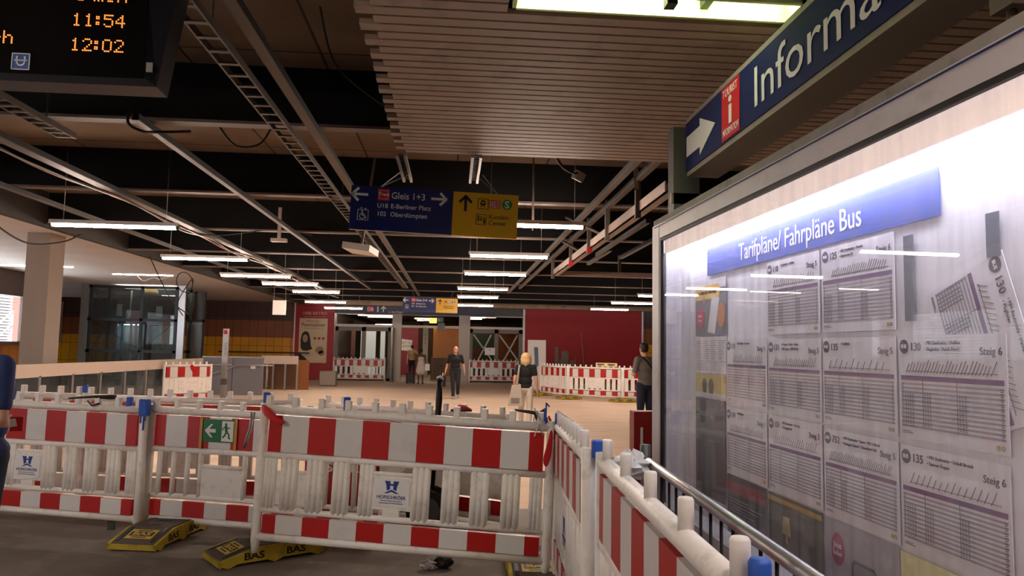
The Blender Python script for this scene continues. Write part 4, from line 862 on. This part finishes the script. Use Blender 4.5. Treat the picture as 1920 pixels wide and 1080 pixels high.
m = MB(); m.box(-.7, -.63, 0, .1, 0, 3.6); m.box(.05, .1, 0, .1, 0, 3.6); m.box(-.65, .1, 0, .1, 2.45, 2.55); m.build('frame', dg, t)
m = MB(); m.box(-.5, -.44, -.02, .08, 0, 2.45); m.box(-.44, .04, -.02, .08, 2.35, 2.45); m.build('door_frame', steel, t); MB().box(-.44, .04, .02, .05, 0, 2.35).build('door_leaf', M('door glass grey', '#6d6a68', .2, .2), t)
# ceiling strips of daylight lamps in the white ceiling
strip = M('ceiling strip lamp', '#fff3e4', .5, emit=25)
for x0, x1, y, lb in ((-10.35, -8.6, 23.4, 'thin lit strip in the white ceiling before the glass lift'), (-12.6, -10.6, 21.5, 'thin lit strip in the white ceiling left of the column')):
    o = MB().box(x0, x1, y, y+.06, 3.675, 3.699).build('strip_light', strip); tag(o, lb, 'lamp', 'strip lights in the white ceiling')
m = MB(); random.seed(5)
o = cable('torn_wire', [(-9.6, 23.3, 3.66), (-9.4, 23.3, 3.5), (-9.1, 23.3, 3.6), (-8.9, 23.3, 3.55), (-8.6, 23.3, 3.66)], .012, plate_white, 'pale torn foil hanging from the lit ceiling strip', 'foil')

# ------------------------------------------------------------------ far end: bistro poster, doors
t = thing('bistro_panel', 'red bistro advertising panel with a sepia poster of a woman', 'advertising panel', (-7.66, 36.9, 0))
MB().box(0, 1.86, 0, .1, 0, 3.7).build('panel', M('bistro red', '#a01a20', .5, noise=.05), t)
text('lettering', 'HBB BISTRO', .2, M('faded pink', '#c9a8a0', .6), .93, 3.16, -.004, t, 'CENTER', sx=1.05, bold=.01); text('lettering', 'das mit dem guten roten Bistro', .08, M('faded pink', '#c9a8a0', .6), .93, 3.04, -.004, t, 'CENTER', shear=.2)
pp = MB().box(.2, 1.54, -.01, 0, .83, 2.98).build('poster', M('sepia paper', '#d3b996', .6, noise=.05, scale=2), t)
text('poster_text', 'Wenn Du...', .15, M('print brown', '#6a3c2c', .6), .87, 2.8, -.012, pp, 'CENTER'); text('poster_text', 'Pommdöner', .25, M('print brown', '#6a3c2c', .6), .87, 2.58, -.012, pp, 'CENTER', bold=.012, sx=.9); text('poster_text', 'kennst die Menschheit ändert sich', .07, M('print brown', '#6a3c2c', .6), .87, 2.47, -.012, pp, 'CENTER')
MB().poly([(.3, 1.55), (.28, 1.95), (.35, 2.25), (.5, 2.36), (.66, 2.28), (.74, 2.0), (.78, 1.65), (.86, 1.5), (.6, 1.4), (.38, 1.42)], -.013, -.011).build('figure_hair', M('sepia dark', '#2c221c', .6), pp)
MB().disc(.5, 2.0, .115, .19, -.015, -.013).build('figure_face', M('sepia light', '#b59678', .6), pp)
MB().disc(.465, 2.02, .02, .01, -.0165, -.015, 10).disc(.555, 2.02, .02, .01, -.0165, -.015, 10).disc(.505, 1.9, .03, .011, -.0165, -.015, 10).build('figure_features', M('sepia dark', '#2c221c', .6), pp)
MB().poly([(.2, 1.5), (.38, 1.55), (.8, 1.35), (1.3, 1.1), (1.45, 1.3), (1.5, 1.15), (1.3, .95), (.7, .84), (.3, .9), (.2, 1.2)], -.0125, -.0115).build('figure_body', M('sepia mid', '#d9c2a2', .6), pp)
MB().poly([(.2, .84), (.2, 1.35), (.5, 1.1), (.75, .84)], -.0135, -.0125).build('figure_shadow', M('sepia dark', '#2c221c', .6), pp)
MB().disc(1.2, 1.45, .2, .18, -.0135, -.0125).disc(1.3, 1.3, .15, .12, -.0135, -.0125).build('food_picture', M('sepia food', '#9c7d5e', .6), pp)
m = MB()
for i, x in enumerate((.9, 1.1, 1.3)): m.box(x, x+.12, -.013, -.011, 1.95, 2.07)
m.build('badges', M('badge red brown', '#8c4434', .6), pp)
MB().box(-.06, .0, 0, .3, 0, 3.72).build('edge_strip', plate_white, t)
gs = M('door frame grey', '#6d665f', .5, .3, noise=.06)
m = MB(); m.box(-5.8, 3.42, 37.0, 37.25, 3.27, 3.72); struct('wall_back_fascia', m, M('grey fascia', '#4d4843', .6))
pil = []
for i, (x0, x1) in enumerate(((-3.0, -2.55), (.25, .8))):
    m = MB(); m.box(x0, x1, 36.85, 37.2, 0, 3.27); struct('trim_%d' % (30+i), m, M('pillar grey', '#9a9088', .45, .4))
tg = glass('transom glass', '#b0aca8', .0, ior=1.7)
for i, (x0, x1) in enumerate(((-5.7, -3.0), (-2.55, .25), (.8, 3.42))):
    m = MB(); m.box(x0, x1, 36.98, 37.08, 2.62, 2.74); m.box(x0, x1, 36.98, 37.08, 3.22, 3.27); w = struct('window_%d' % (20+i), m, M('pale rail', '#b8aca0', .5, .3)); MB().box(x0, x1, 37.04, 37.05, 2.74, 3.22).build('pane', tg, w)
for i, (x0, x1) in enumerate(((-5.75, -3.0), (.8, 3.42))):
    m = MB(); c = (x0+x1)/2
    for a, b in ((x0, x0+.14), (c-.1, c+.1), (x1-.2, x1)): m.box(a, b, 36.97, 37.08, 0, 2.62)
    m.box(x0, x1, 36.97, 37.08, 2.42, 2.62); m.box(x0, x1, 36.97, 37.08, 0, .14); d = struct('door_%d' % (i+1), m, gs)
    MB().box(x0+.14, c-.1, 37.02, 37.03, .14, 2.42).build('pane', glass('door glass', '#d6d2ce'), d); MB().box(c+.1, x1-.2, 37.02, 37.03, .14, 2.42).build('pane', glass('door glass', '#d6d2ce'), d)
m = MB(); m.box(-2.98, -2.9, 36.1, 36.95, 0, 2.6); m.box(-2.98, -2.9, 36.0, 36.1, 0, 2.6); d = struct('door_3', m, M('open leaf glass', '#5e5852', .25, .3)); MB().box(-2.99, -2.96, 36.3, 36.36, 1.0, 1.5).build('handle', black, d)
t = thing('station_sign', 'dark blue DB sign band above the glass doors', 'sign', (-4.36, 36.9, 3.25)); MB().box(0, 6.35, 0, .08, 0, .46).build('board', M('dull navy', '#1b1a38', .4), t)
MB().box(.12, .42, -.004, 0, .1, .38).build('railway_badge', red, t); text('badge_text', 'DB', .24, sign_white, .27, .16, -.006, t, 'CENTER'); MB().box(.6, .66, -.004, 0, .1, .38).build('white_bar', sign_white, t)
m = MB(); arrow_pts(m, .9, .24, .14, PI/2, .05, -.004, 0); m.build('arrow', sign_white, t); text('lettering', 'zu den Zügen', .13, sign_white, 1.15, .08, -.004, t)
text('lettering', 'Fahrkarten', .1, M('dim letters', '#4a4866', .6), 5.0, .25, -.004, t); text('lettering', 'Reisezentrum', .1, M('dim letters', '#4a4866', .6), 5.0, .1, -.004, t)
t = thing('exit_light', 'small yellow and green emergency exit light over the open door', 'lamp', (-1.2, 36.83, 2.86)); MB().box(0, .35, 0, .15, .0, .26).build('lamp_body', M('exit light yellow', '#e8cc6a', .5, emit=.8), t); MB().box(.36, .68, 0, .05, .05, .3).build('pictogram', M('exit plate', '#5a6e62', .5), t); text('arrow', '←', .2, sign_white, .4, .1, -.004, t); MB().box(.4, .75, 0, .3, -.4, .02).build('closer_box', gs, t)
# tape crosses and notice on right door
tape = M('grey tape', '#a9a59f', .5)
for k_, (x0, x1) in enumerate(((.98, 2.0), (2.25, 3.3))):
    t = thing('tape_cross', 'grey tape cross on the %s pane of the right glass door' % ('left', 'right')[k_], 'tape', (x0, 36.99, 1.1), group='tape crosses on the right door')
    for a, b in (((0, 1.25), (x1-x0-.1, 0)), ((x1-x0-.15, 1.25), (.25, 0))): m = MB(); m.stroke([a, b], .07, -.004, 0); m.build('tape_strip', tape, t)
t = thing('paper_notice', 'white paper notice on the right glass door', 'notice', (1.55, 36.94, 1.35)); MB().box(0, .5, 0, .01, 0, .36).build('sheet', sign_white, t); MB().box(.22, .28, -.003, 0, .22, .3).build('mark', M('ochre', '#b39542', .6), t)
# corridor beyond the doors
wood = M('orange wood', '#a5662c', .45, noise=.15, scale=1.2, stretch=(4, 4, .5)); dk2 = M('dark corridor', '#40342d', .6)
m = MB(); m.box(-6.2, -6, 37.3, 52, 0, 4.3); struct('wall_corridor_left', m, dk2)
m = MB(); m.box(6, 6.2, 37.3, 52, 0, 4.3); struct('wall_corridor_right', m, dk2)
m = MB(); m.box(-6.2, 6.2, 51.8, 52, 0, 4.3); struct('wall_corridor_end', m, M('brown end wall', '#7d5f48', .6))
m = MB(); m.box(-6.2, 6.2, 37.4, 52, 3.4, 3.6); struct('ceiling', m, M('corridor ceiling', '#6e655c', .7))
def board(name, label, cat, x0, x1, y, z0, z1, mat, th=.08): 
    t = thing(name, label, cat, (x0, y, 0)); MB().box(0, x1-x0, 0, th, z0, z1).build('board', mat, t); return t
t = board('wood_panel', 'orange wood panel wall in the open doorway behind the bald man', 'wall panel', -1.2, .9, 44.5, 0, 3.0, wood)
t = board('wood_panel', 'orange brown panel behind the right pane of the right door', 'wall panel', 2.26, 3.8, 40.5, 0, 2.6, wood)
t = board('shop_poster', 'green and brown shop poster behind the left pane of the right door', 'poster', .85, 2.25, 40.5, 0, 2.5, M('poster green', '#4b5a4a', .5)); MB().disc(.45, 1.2, .3, .5, -.01, 0).build('face_picture', M('poster brown', '#7d4a34', .6, noise=.3, scale=4), t)
t = board('pink_poster', 'crimson poster with a white speech bubble in the doorway', 'poster', -3.7, -2.15, 46, 0, 2.9, M('crimson', '#8a2236', .5)); MB().poly([(.35, 1.5), (1.15, 1.45), (1.2, 2.1), (.4, 2.2)], -.01, 0).build('speech_bubble', sign_white, t); text('lettering', 'HAST DU\nHUNGER', .2, M('crimson', '#8a2236', .5), .78, 1.88, -.014, t, 'CENTER')
t = board('lit_panel', 'bright lit white panel behind the left glass door', 'light box', -5.0, -4.2, 41, 0, 2.5, M('lit panel', '#dfeef0', .5, emit=.45)); t = board('lit_panel', 'narrow lit white panel right of the bright panel behind the left door', 'light box', -3.95, -3.7, 41, 0, 2.5, M('lit panel', '#dfeef0', .5, emit=.45))
t = board('pink_strip', 'pale pink upright strip behind the left glass door', 'strip', -5.25, -5.05, 39, 0, 2.6, M('pale pink', '#c9a093', .6)); 
t = board('corridor_column', 'pale grey column with dark letters in the doorway', 'column', -1.75, -1.45, 43, 0, 3.2, M('pale column', '#9a9286', .6), .3); text('vertical_letters', 'D\nB\nE', .22, darkp, .15, 2.3, -.003, t, 'CENTER')
for i, (x, y) in enumerate(((-1.5, 40), (-1.5, 46), (2, 41), (-4.5, 40))):
    o = MB().disc(0, 0, .3, .3, -.02, .02, 20).build('corridor_light', M('corridor lamp', '#ffe6c8', .5, emit=5)); o.rotation_euler = (PI/2, 0, 0); o.location = (x, y, 3.375); tag(o, ['round ceiling lamp just inside the open doorway', 'round ceiling lamp deep in the corridor', 'round ceiling lamp behind the right glass door', 'round ceiling lamp behind the left glass door'][i], 'lamp', 'round corridor lamps')
cl = M('corridor tube', '#ffe6cc', .5, emit=15)
for i, (x0, x1, y) in enumerate(((-5.9, -3.3, 38.6), (-5.6, -2.9, 39.6), (-5.2, -3.0, 41), (-4.9, -3.0, 43), (-2.3, -.9, 44), (-2.3, -.8, 47), (.9, 2.0, 38.8), (.9, 1.7, 39.8), (.9, 1.7, 41), (.9, 1.6, 43))):
    o = MB().box(x0, x1, y, y+.08, 3.33, 3.399).build('corridor_tube_lamp', cl); tag(o, 'long tube lamp in the corridor behind the transom, %s' % ('nearest above the left glass door', 'second above the left glass door', 'third above the left glass door', 'farthest above the left glass door', 'nearer one over the open doorway', 'farther one over the open doorway', 'nearest above the right glass door', 'second above the right glass door', 'third above the right glass door', 'farthest above the right glass door')[i], 'lamp', 'tube lamps of the corridor')
t = thing('brown_crate', 'upright brown crate standing in the doorway behind the bald man', 'crate', (-.75, 39.5, 0)); MB().box(-.4, .4, -.3, .3, 0, 1.15).build('body', brickmat('crate boards', '#6a4d38', '#5f4532', '#3a281c', .2, 3, .01, .6), t); MB().box(.08, .2, -.304, -.3, .7, .76).build('handle_hole', black, t)
# stone block, leaning things, cone
t = thing('concrete_block', 'grey concrete block on the screed before the left glass door', 'block', (-5.1, 31.4, 0)); m = MB(); m.rbox(-.33, .33, -.2, .3, .05, .62, .03); m.build('block', M('block concrete', '#8f8378', .85, noise=.15), t); MB().box(-.3, .3, -.15, .25, 0, .05).build('base', M('plinth', '#6f665c', .8), t)
def leaning(name, label, cat, x0, x1, z1, mat, tilt=.08, y=36.85, th=.03, rot=0):
    t = thing(name, label, cat, ((x0+x1)/2, y - z1*tilt, 0)); w = (x1-x0)/2; o = MB().box(-w, w, -th, 0, 0, z1).build('board', mat, t); t.rotation_euler = (-tilt, rot, 0); return t
t = leaning('white_board', 'tall white poster board leaning beside the right glass door', 'board', 3.1, 3.85, 2.05, sign_white, .05, 31.2, .08); MB().poly([(.0, .9), (.08, 1.0), (.05, 1.75), (-.12, 1.75), (-.08, 1.1), (-.15, .95)], -.084, -.08).build('blue_figure', M('steel blue print', '#5d6f90', .6), t); MB().box(.375, .4, -.09, .02, 0, 2.06).build('side_edge', M('edge grey', '#7a6f6a', .6), t)
wd = M('grey old boards', '#7d6f62', .8, noise=.15, scale=3, stretch=(6, 6, .6))
for x0, x1, z, lb, rot in ((5.02, 5.2, 1.82, 'narrow grey plank leaning on the red wall, leftmost of the boards', 0), (5.36, 5.72, 1.62, 'wide grey board leaning on the red wall behind the crossed ones', 0), (5.5, 5.74, 1.25, 'short tilted grey board leaning on the red wall', -.25), (5.8, 5.98, 1.15, 'short upright grey board at the right of the leaning boards', 0)):
    leaning('plank', lb, 'board', x0, x1, z, wd, .06, 36.95-.04*rot, rot=rot)
for (a, b, lb) in (((6.34, 36.95, 2.6), (6.52, 36.6, 0), 'long thin pole leaning on the red wall'), ((6.1, 36.95, 1.3), (5.75, 36.5, 0), 'short thin stick leaning on the red wall'), ((4.1, 36.95, 1.5), (4.45, 36.5, 0), 'thin stick leaning on the red wall beside the white board')):
    o = MB().tube([a, b], .025, 8).build('pole', M('pole wood', '#a07a5a', .7)); tag(o, lb, 'pole')
t = thing('warning_lamp_bar', 'yellow framed sign bar on top of the middle barrier before the red wall', 'sign', (4.75, 24.7, 1.12), -.6); MB().box(0, .75, -.02, .02, 0, .12).build('frame', M('cream yellow', '#e6d99a', .5), t); MB().box(.05, .3, -.024, -.02, .03, .09).box(.42, .68, -.024, -.02, .03, .09).build('panel', M('dark ochre', '#6b4a1c', .5), t)
t = thing('traffic_cone', 'small red and white traffic cone by the stair railing barrier', 'cone', (-7.2, 22.0, 0)); m = MB(); m.mat(0).tube([(0, 0, .03), (0, 0, .18)], [.13, .1], 16).mat(1).tube([(0, 0, .18), (0, 0, .3)], [.1, .07], 16).mat(0).tube([(0, 0, .3), (0, 0, .46)], [.07, .035], 16); m.build('cone', [M('cone red', '#d0392a', .5), sign_white], t); MB().box(-.17, .17, -.17, .17, 0, .03).build('base', M('cone red', '#d0392a', .5), t)
cloth('red_ribbon', [((-6.95, 20.5, 1.08), (-6.85, 20.5, 1.08)), ((-6.93, 20.45, .98), (-6.8, 20.45, .97)), ((-6.86, 20.45, .86), (-6.76, 20.45, .88))], ribbon, 'red ribbon on the barrier at the stair railing end', 'ribbon')
o = crumple('paper_scrap', (-1.9, 20.6, 0), .18, .1, .02, sign_white, 'white paper scrap on the screed in the middle of the hall', 'litter', 9, .2)
t = thing('red_tool', 'red handled tool lying on the rear barrier rail', 'tool', (.08, 7.17, 1.03), -.5); m = MB(); m.tube([(-.02, 0, .03), (.06, 0, .025), (.12, 0, .0)], [.02, .018, .01], 8); m.build('grip', red, t); MB().tube([(-.1, 0, -.01), (.12, 0, .0)], .012, 8).build('jaw', darksteel, t)
# ------------------------------------------------------------------ people
def blob(name, caps, mat, voxel, parent, it=4):
    m = MB()
    for c in caps:
        if c[0] == 'e': m.ball(c[1], *c[2], 20, 14)
        else:
            (a, r0, b, r1) = c; a = Vector(a); b = Vector(b)
            m.ball(a, r0, r0, r0, 14, 10); m.ball(b, r1, r1, r1, 14, 10)
            if (b-a).length > 1e-4: m.tube([a, b], [r0, r1], 14)
    me = m.mesh(name, mat); o = bpy.data.objects.new(name, me); COL.objects.link(o)
    rm = o.modifiers.new('r', 'REMESH'); rm.mode = 'VOXEL'; rm.voxel_size = voxel; rm.use_smooth_shade = True
    sm = o.modifiers.new('s', 'SMOOTH'); sm.factor = .5; sm.iterations = it
    bpy.context.view_layer.update(); dg_ = bpy.context.evaluated_depsgraph_get()
    me2 = bpy.data.meshes.new_from_object(o.evaluated_get(dg_)); bpy.data.objects.remove(o); me2.name = name
    me2.materials.clear(); me2.materials.append(mat)
    return link(name, me2, parent)
def person(label, loc, rz, H, J, wear, skinm, hair=None, hairm=None, vox=.009, build=1.0):
    t = thing('person', label, 'person', loc, rz, None); t.scale = (H/1.75,)*3
    D = {'hip': (.09, 0, .93), 'knee': (.1, -.02, .5), 'ankle': (.1, .03, .09), 'toe': (.115, -.13, .035), 'sh': (.185, 0, 1.42), 'el': (.235, .03, 1.12), 'wr': (.25, -.03, .87), 'tip': (.25, -.07, .70), 'head': (0, -.015, 1.635)}
    P = {}
    for s, q in ((-1, 'L'), (1, 'R')):                  # L sits at local -x
        for k in ('hip', 'knee', 'ankle', 'toe', 'sh', 'el', 'wr', 'tip'): v = J.get(k+q) or (D[k][0]*s, D[k][1], D[k][2]); P[k+q] = Vector(v)
    h = Vector(J.get('head', D['head'])); hd = Vector(J.get('look', (0, -1, 0))).normalized(); b = build
    up = Vector((0, 0, 1)); sd = hd.cross(up).normalized()
    body = [('e', (0, 0, .95), (.15*b, .105*b, .12)), ('e', (0, 0, 1.1), (.135*b, .1*b, .15)), ('e', (0, -.005, 1.29), (.155*b, .108*b, .16)), (P['shL'], .055, P['shR'], .055), ((0, .01, 1.40), .07, (0, 0, 1.47), .055), ((0, 0, 1.46), .054, h+Vector((0, .012, -.06)), .052),
            ('e', h+Vector((0, 0, .025)), (.076, .092, .095)), ('e', h+hd*.022-up*.05, (.058, .066, .07)), ((h+hd*.085+up*.015), .009, h+hd*.108-up*.02, .014), (h+sd*.075-up*.0, .012, h+sd*.08-up*.03, .012), (h-sd*.075, .012, h-sd*.08-up*.03, .012),
            (h+hd*.078-up*.055, .02, h+hd*.074-up*.085, .026)]
    for q in 'LR':
        p = P; body += [(p['hip'+q], .085*b, p['knee'+q], .055), (p['knee'+q], .056, p['knee'+q].lerp(p['ankle'+q], .35), .055), (p['knee'+q].lerp(p['ankle'+q], .35), .055, p['ankle'+q], .036), (p['ankle'+q]+Vector((0, .02, -.045)), .034, p['toe'+q], .026),
                        (p['sh'+q], .054, p['el'+q], .041), (p['el'+q], .042, p['el'+q].lerp(p['wr'+q], .3), .041), (p['el'+q].lerp(p['wr'+q], .3), .041, p['wr'+q], .027)]
        w = p['wr'+q]; d = (p['tip'+q]-w); L = d.length; d.normalize(); sgn = -1 if q == 'L' else 1
        side = Vector(J.get('palmside'+q, (0, -1, 0))); side = (side-d*side.dot(d)).normalized(); nrm = d.cross(side).normalized()*(-sgn)
        for k in range(4):
            o = side*(.027-.018*k); a = w+o*.7+d*.015; k1 = w+o+d*.085; ln = (.07, .08, .075, .058)[k]
            body.append((a, .014, k1, .0125)); c = k1+d*ln*.5+nrm*.008; e = c+d*ln*.42+nrm*.026
            body += [(k1, .0105, c, .0095), (c, .0095, e, .008)]
        th = w+side*.03+d*.025; body += [(th-side*.012, .015, th+side*.022+d*.035+nrm*.01, .0115), (th+side*.022+d*.035+nrm*.01, .011, th+side*.028+d*.065+nrm*.022, .009)]
    blob('body', body, skinm, vox, t, 3)
    for nm, m_ in wear:
        caps = []
        if nm in ('shirt', 'top'):
            caps = [('e', (0, 0, .97), (.163*b, .118*b, .1)), ('e', (0, 0, 1.1), (.15*b, .118*b, .15)), ('e', (0, -.005, 1.29), (.17*b, .122*b, .165)), (P['shL']+Vector((.02, 0, 0)), .066, P['shR']-Vector((.02, 0, 0)), .066), ((0, .01, 1.41), .075, (0, .005, 1.45), .062)]
            f = J.get('sleeve', .62)
            for q in 'LR': caps.append((P['sh'+q], .066, P['sh'+q].lerp(P['el'+q], f), .058))
        elif nm in ('trousers', 'shorts'):
            caps = [('e', (0, 0, .94), (.158*b, .113*b, .115))]; f = 1.0 if nm == 'trousers' else .0
            for q in 'LR':
                caps.append((P['hip'+q], .097*b, P['knee'+q], .073))
                if nm == 'trousers': caps.append((P['knee'+q], .071, P['ankle'+q], .054))
        elif nm == 'dress':
            caps = [('e', (0, -.005, 1.27), (.165*b, .12*b, .15)), ('e', (0, 0, 1.08), (.155*b, .12, .14)), ((-.04, 0, 1.0), .15, (-.07, 0, .62), .17), ((.04, 0, 1.0), .15, (.07, 0, .62), .17)]
        elif nm == 'shoe':
            for q in 'LR':
                a = P['ankle'+q]; blob('shoe', [(a+Vector((0, .03, -.045)), .045, P['toe'+q], .038), (a+Vector((0, .015, -.02)), .046, a+Vector((0, .01, .0)), .044)], m_, vox, t)
            continue
        elif nm == 'sole':
            for q in 'LR': a = P['ankle'+q]; blob('shoe_sole', [(a+Vector((0, .035, -.065)), .03, P['toe'+q]+Vector((0, -.02, -.01)), .03)], m_, vox, t)
            continue
        blob(nm, caps, m_, vox, t, 5)
    if hair == 'short': blob('hair', [('e', h-hd*.012+up*.052, (.083, .096, .085)), ('e', h-hd*.04+up*.0, (.078, .065, .085))], hairm, vox, t)
    elif hair == 'bob': blob('hair', [('e', h-hd*.02+up*.035, (.118, .118, .108)), ('e', h-hd*.04-up*.05, (.122, .095, .11)), (h+sd*.09-up*.0, .04, h+sd*.09-up*.11, .035), (h-sd*.09, .04, h-sd*.085-up*.12, .035), (h-hd*.08, .05, h-hd*.07-up*.14, .04)], hairm, vox, t)
    elif hair == 'bun': blob('hair', [('e', h-hd*.01+up*.045, (.084, .098, .085)), ('e', h-hd*.07+up*.08, (.05, .05, .05)), ('e', h-hd*.04, (.08, .06, .08))], hairm, vox, t)
    elif hair == 'stubble': blob('hair', [('e', h-hd*.045-up*.005, (.0775, .055, .06))], hairm, vox, t)
    m = MB()
    for s in (-1, 1): m2 = MB(); c = h+hd*.082+sd*(.03*s)+up*.012; m2.ball(c, .011, .011, .008, 10, 6); m2.build('eye', ink, t)
    c = h+hd*.083-up*.058; m = MB(); m.ball(c, .022, .01, .006, 10, 6); m.build('mouth', M('lips', '#8d4f46', .5), t)
    return t
blackcloth = M('black cloth', '#141315', .85); greycloth = M('grey cloth', '#6e6862', .85, noise=.06); navy = M('navy cloth', '#1a2236', .85); whitecloth = M('white cloth', '#cfc5b8', .8, noise=.05)
jeans = M('dark jeans', '#22232a', .85, noise=.1); bluecloth = M('blue polo', '#1f2f63', .8, noise=.08); tan = M('tan shirt', '#8f7a5c', .85); cream = M('cream dress', '#c9bfb4', .8)
hair_dark = M('dark hair', '#1d1512', .6); hair_blond = M('blonde hair', '#cba978', .55, noise=.25, scale=25, stretch=(3, 3, .5)); hair_grey = M('grey stubble', '#8c7768', .7)
person('person in a blue polo shirt at the left edge, holding a small red packet', (-2.69, 4.42, 0), PI, 1.80,
       {'shL': (-.165, 0, 1.42), 'shR': (.165, 0, 1.42), 'elL': (-.20, .05, 1.14), 'wrL': (-.11, -.16, 1.06), 'tipL': (-.05, -.29, 1.09), 'palmsideL': (0, 0, 1), 'elR': (.25, .03, 1.14), 'sleeve': .72},
       [('shirt', bluecloth), ('trousers', navy), ('shoe', black)], skin, 'short', hair_dark, .008, 1.38)
t = thing('packet', 'small red and white packet held by the person in blue at the left edge', 'packet', (-2.60, 4.70, 1.07), .2); MB().rbox(-.045, .06, -.008, .008, .0, .085, .004).build('packet_wrap', red, t); MB().poly([(-.03, .02), (.03, .03), (.02, .075), (-.035, .07)], -.0095, -.008).build('white_print', sign_white, t)
person('bald man in a black t-shirt and dark jeans walking towards the camera', (.08, 24.6, 0), .05, 1.70,
       {'elL': (-.27, .02, 1.13), 'wrL': (-.33, -.06, .90), 'tipL': (-.35, -.1, .74), 'elR': (.27, .03, 1.14), 'wrR': (.31, -.0, .90), 'tipR': (.32, -.05, .74), 'kneeR': (.10, -.06, .5), 'ankleR': (.11, .18, .16), 'toeR': (.12, .03, .06), 'kneeL': (-.08, -.1, .5), 'ankleL': (-.06, -.14, .09), 'toeL': (-.07, -.3, .05), 'sleeve': .75},
       [('shirt', blackcloth), ('trousers', jeans), ('shoe', M('grey shoe', '#b9b2aa', .6))], skin, 'stubble', hair_grey, .009, 1.15)
t = thing('black_bag', 'black bag with a white handle carried by the bald man', 'bag', (-.33, 24.45, .4), .1); MB().rbox(-.06, .1, -.12, .12, 0, .33, .03).build('bag_body', blackcloth, t); MB().tube([(0, -.08, .32), (.01, -.06, .41), (.02, .0, .43), (.01, .06, .41), (0, .08, .32)], .012, 8).build('handle', sign_white, t)
w = person('blonde woman in a black t-shirt and white trousers seen from behind', (1.50, 15.4, 0), PI-.15, 1.55,
       {'elL': (-.25, .02, 1.13), 'wrL': (-.27, -.06, .88), 'tipL': (-.27, -.1, .71), 'elR': (.25, .04, 1.14), 'wrR': (.24, -.04, .9), 'tipR': (.23, -.1, .74), 'kneeR': (.1, -.12, .52), 'ankleR': (.1, .05, .12), 'kneeL': (-.1, .0, .5), 'ankleL': (-.1, .1, .12), 'toeL': (-.1, -.05, .035), 'sleeve': .55, 'head': (0, -.03, 1.62)},
       [('top', blackcloth), ('trousers', whitecloth), ('shoe', black)], skin, 'bob', hair_blond, .009, 1.02)
t = thing('tote_bag', 'pale cloth tote bag hanging from the left shoulder of the blonde woman', 'bag', (1.265, 15.25, .48), -.15)
m = MB(); m.add([(-.13, -.06, 0), (.17, -.06, .0), (.17, .04, 0), (-.13, .04, 0), (-.06, -.04, .42), (.12, -.04, .44), (.12, .02, .44), (-.06, .02, .42)], [(0, 3, 2, 1), (4, 5, 6, 7), (0, 1, 5, 4), (1, 2, 6, 5), (2, 3, 7, 6), (3, 0, 4, 7)]); m.build('bag_body', M('tote cloth', '#b3a79b', .85, noise=.12, scale=8), t)
for y in (-.05, .03): MB().bar((.04, y, .42), (.085, .10 if y > 0 else .04, .83), .035, .006).build('strap', M('tote strap', '#9a8f85', .8), t)
MB().box(-.07, .1, -.064, -.058, .05, .16).build('print', M('tote print', '#7c7672', .8), t)
mw = person('man in a grey t-shirt and navy shorts looking down, beside the display case', (3.80, 14.6, 0), PI+.35, 1.80,
       {'head': (.0, -.06, 1.615), 'look': (-.15, -1, -.45), 'elL': (-.26, .05, 1.13), 'wrL': (-.15, -.18, 1.12), 'tipL': (-.05, -.3, 1.17), 'elR': (.26, .0, 1.14), 'wrR': (.13, -.22, 1.14), 'tipR': (.05, -.33, 1.2), 'sleeve': .78},
       [('shirt', greycloth), ('shorts', navy), ('shoe', black)], skin, 'short', hair_dark, .009, 1.12)
MB().tube([(.16, -.11, 1.44), (.14, .0, 1.495), (.09, .1, 1.44), (-.02, .145, 1.3), (-.14, .125, 1.13), (-.19, .03, 1.0)], .014, 8).build('shoulder_strap', blackcloth, mw, 'black diagonal shoulder strap')
ww = person('woman in a pale sleeveless dress walking away into the open doorway', (-1.45, 34.2, 0), PI, 1.60,
       {'elR': (.25, .06, 1.12), 'wrR': (.26, .02, .88), 'kneeL': (-.09, -.1, .5), 'ankleL': (-.1, .02, .12), 'ankleR': (.1, .08, .12)}, [('dress', cream), ('shoe', M('brown sandal', '#5a4030', .7))], skin_dark, 'bun', hair_dark, .011, 1.0)
t = thing('white_bag', 'small white bag carried by the woman in the pale dress', 'bag', (-1.16, 34.1, .62)); MB().rbox(-.1, .12, -.05, .05, 0, .3, .02).build('bag_body', sign_white, t); MB().tube([(-.06, 0, .28), (.0, 0, .40), (.06, 0, .28)], .01, 6).build('handle', sign_white, t)
person('man in a tan shirt and black trousers walking away through the corridor', (-2.25, 41.5, 0), PI+.2, 1.80,
       {'elL': (-.33, .1, 1.18), 'wrL': (-.34, -.06, .98), 'tipL': (-.34, -.14, .84), 'kneeR': (.09, -.08, .5)}, [('shirt', tan), ('trousers', blackcloth), ('shoe', black)], skin, 'short', hair_dark, .011, 1.12)
t = thing('suitcase', 'dark wheeled suitcase standing left of the woman in the pale dress', 'suitcase', (-1.92, 34.6, .0)); MB().rbox(-.2, .2, -.13, .13, .05, .5, .05).build('shell', M('dark suitcase', '#262225', .6), t); MB().tube([(.08, 0, .5), (.22, -.05, .75), (.24, -.05, .75)], .012, 6).build('pull_handle', darksteel, t)
for x in (-.14, .14): MB().ball((x, 0, .03), .03, .03, .03, 8, 6).build('wheel', rubber, t)
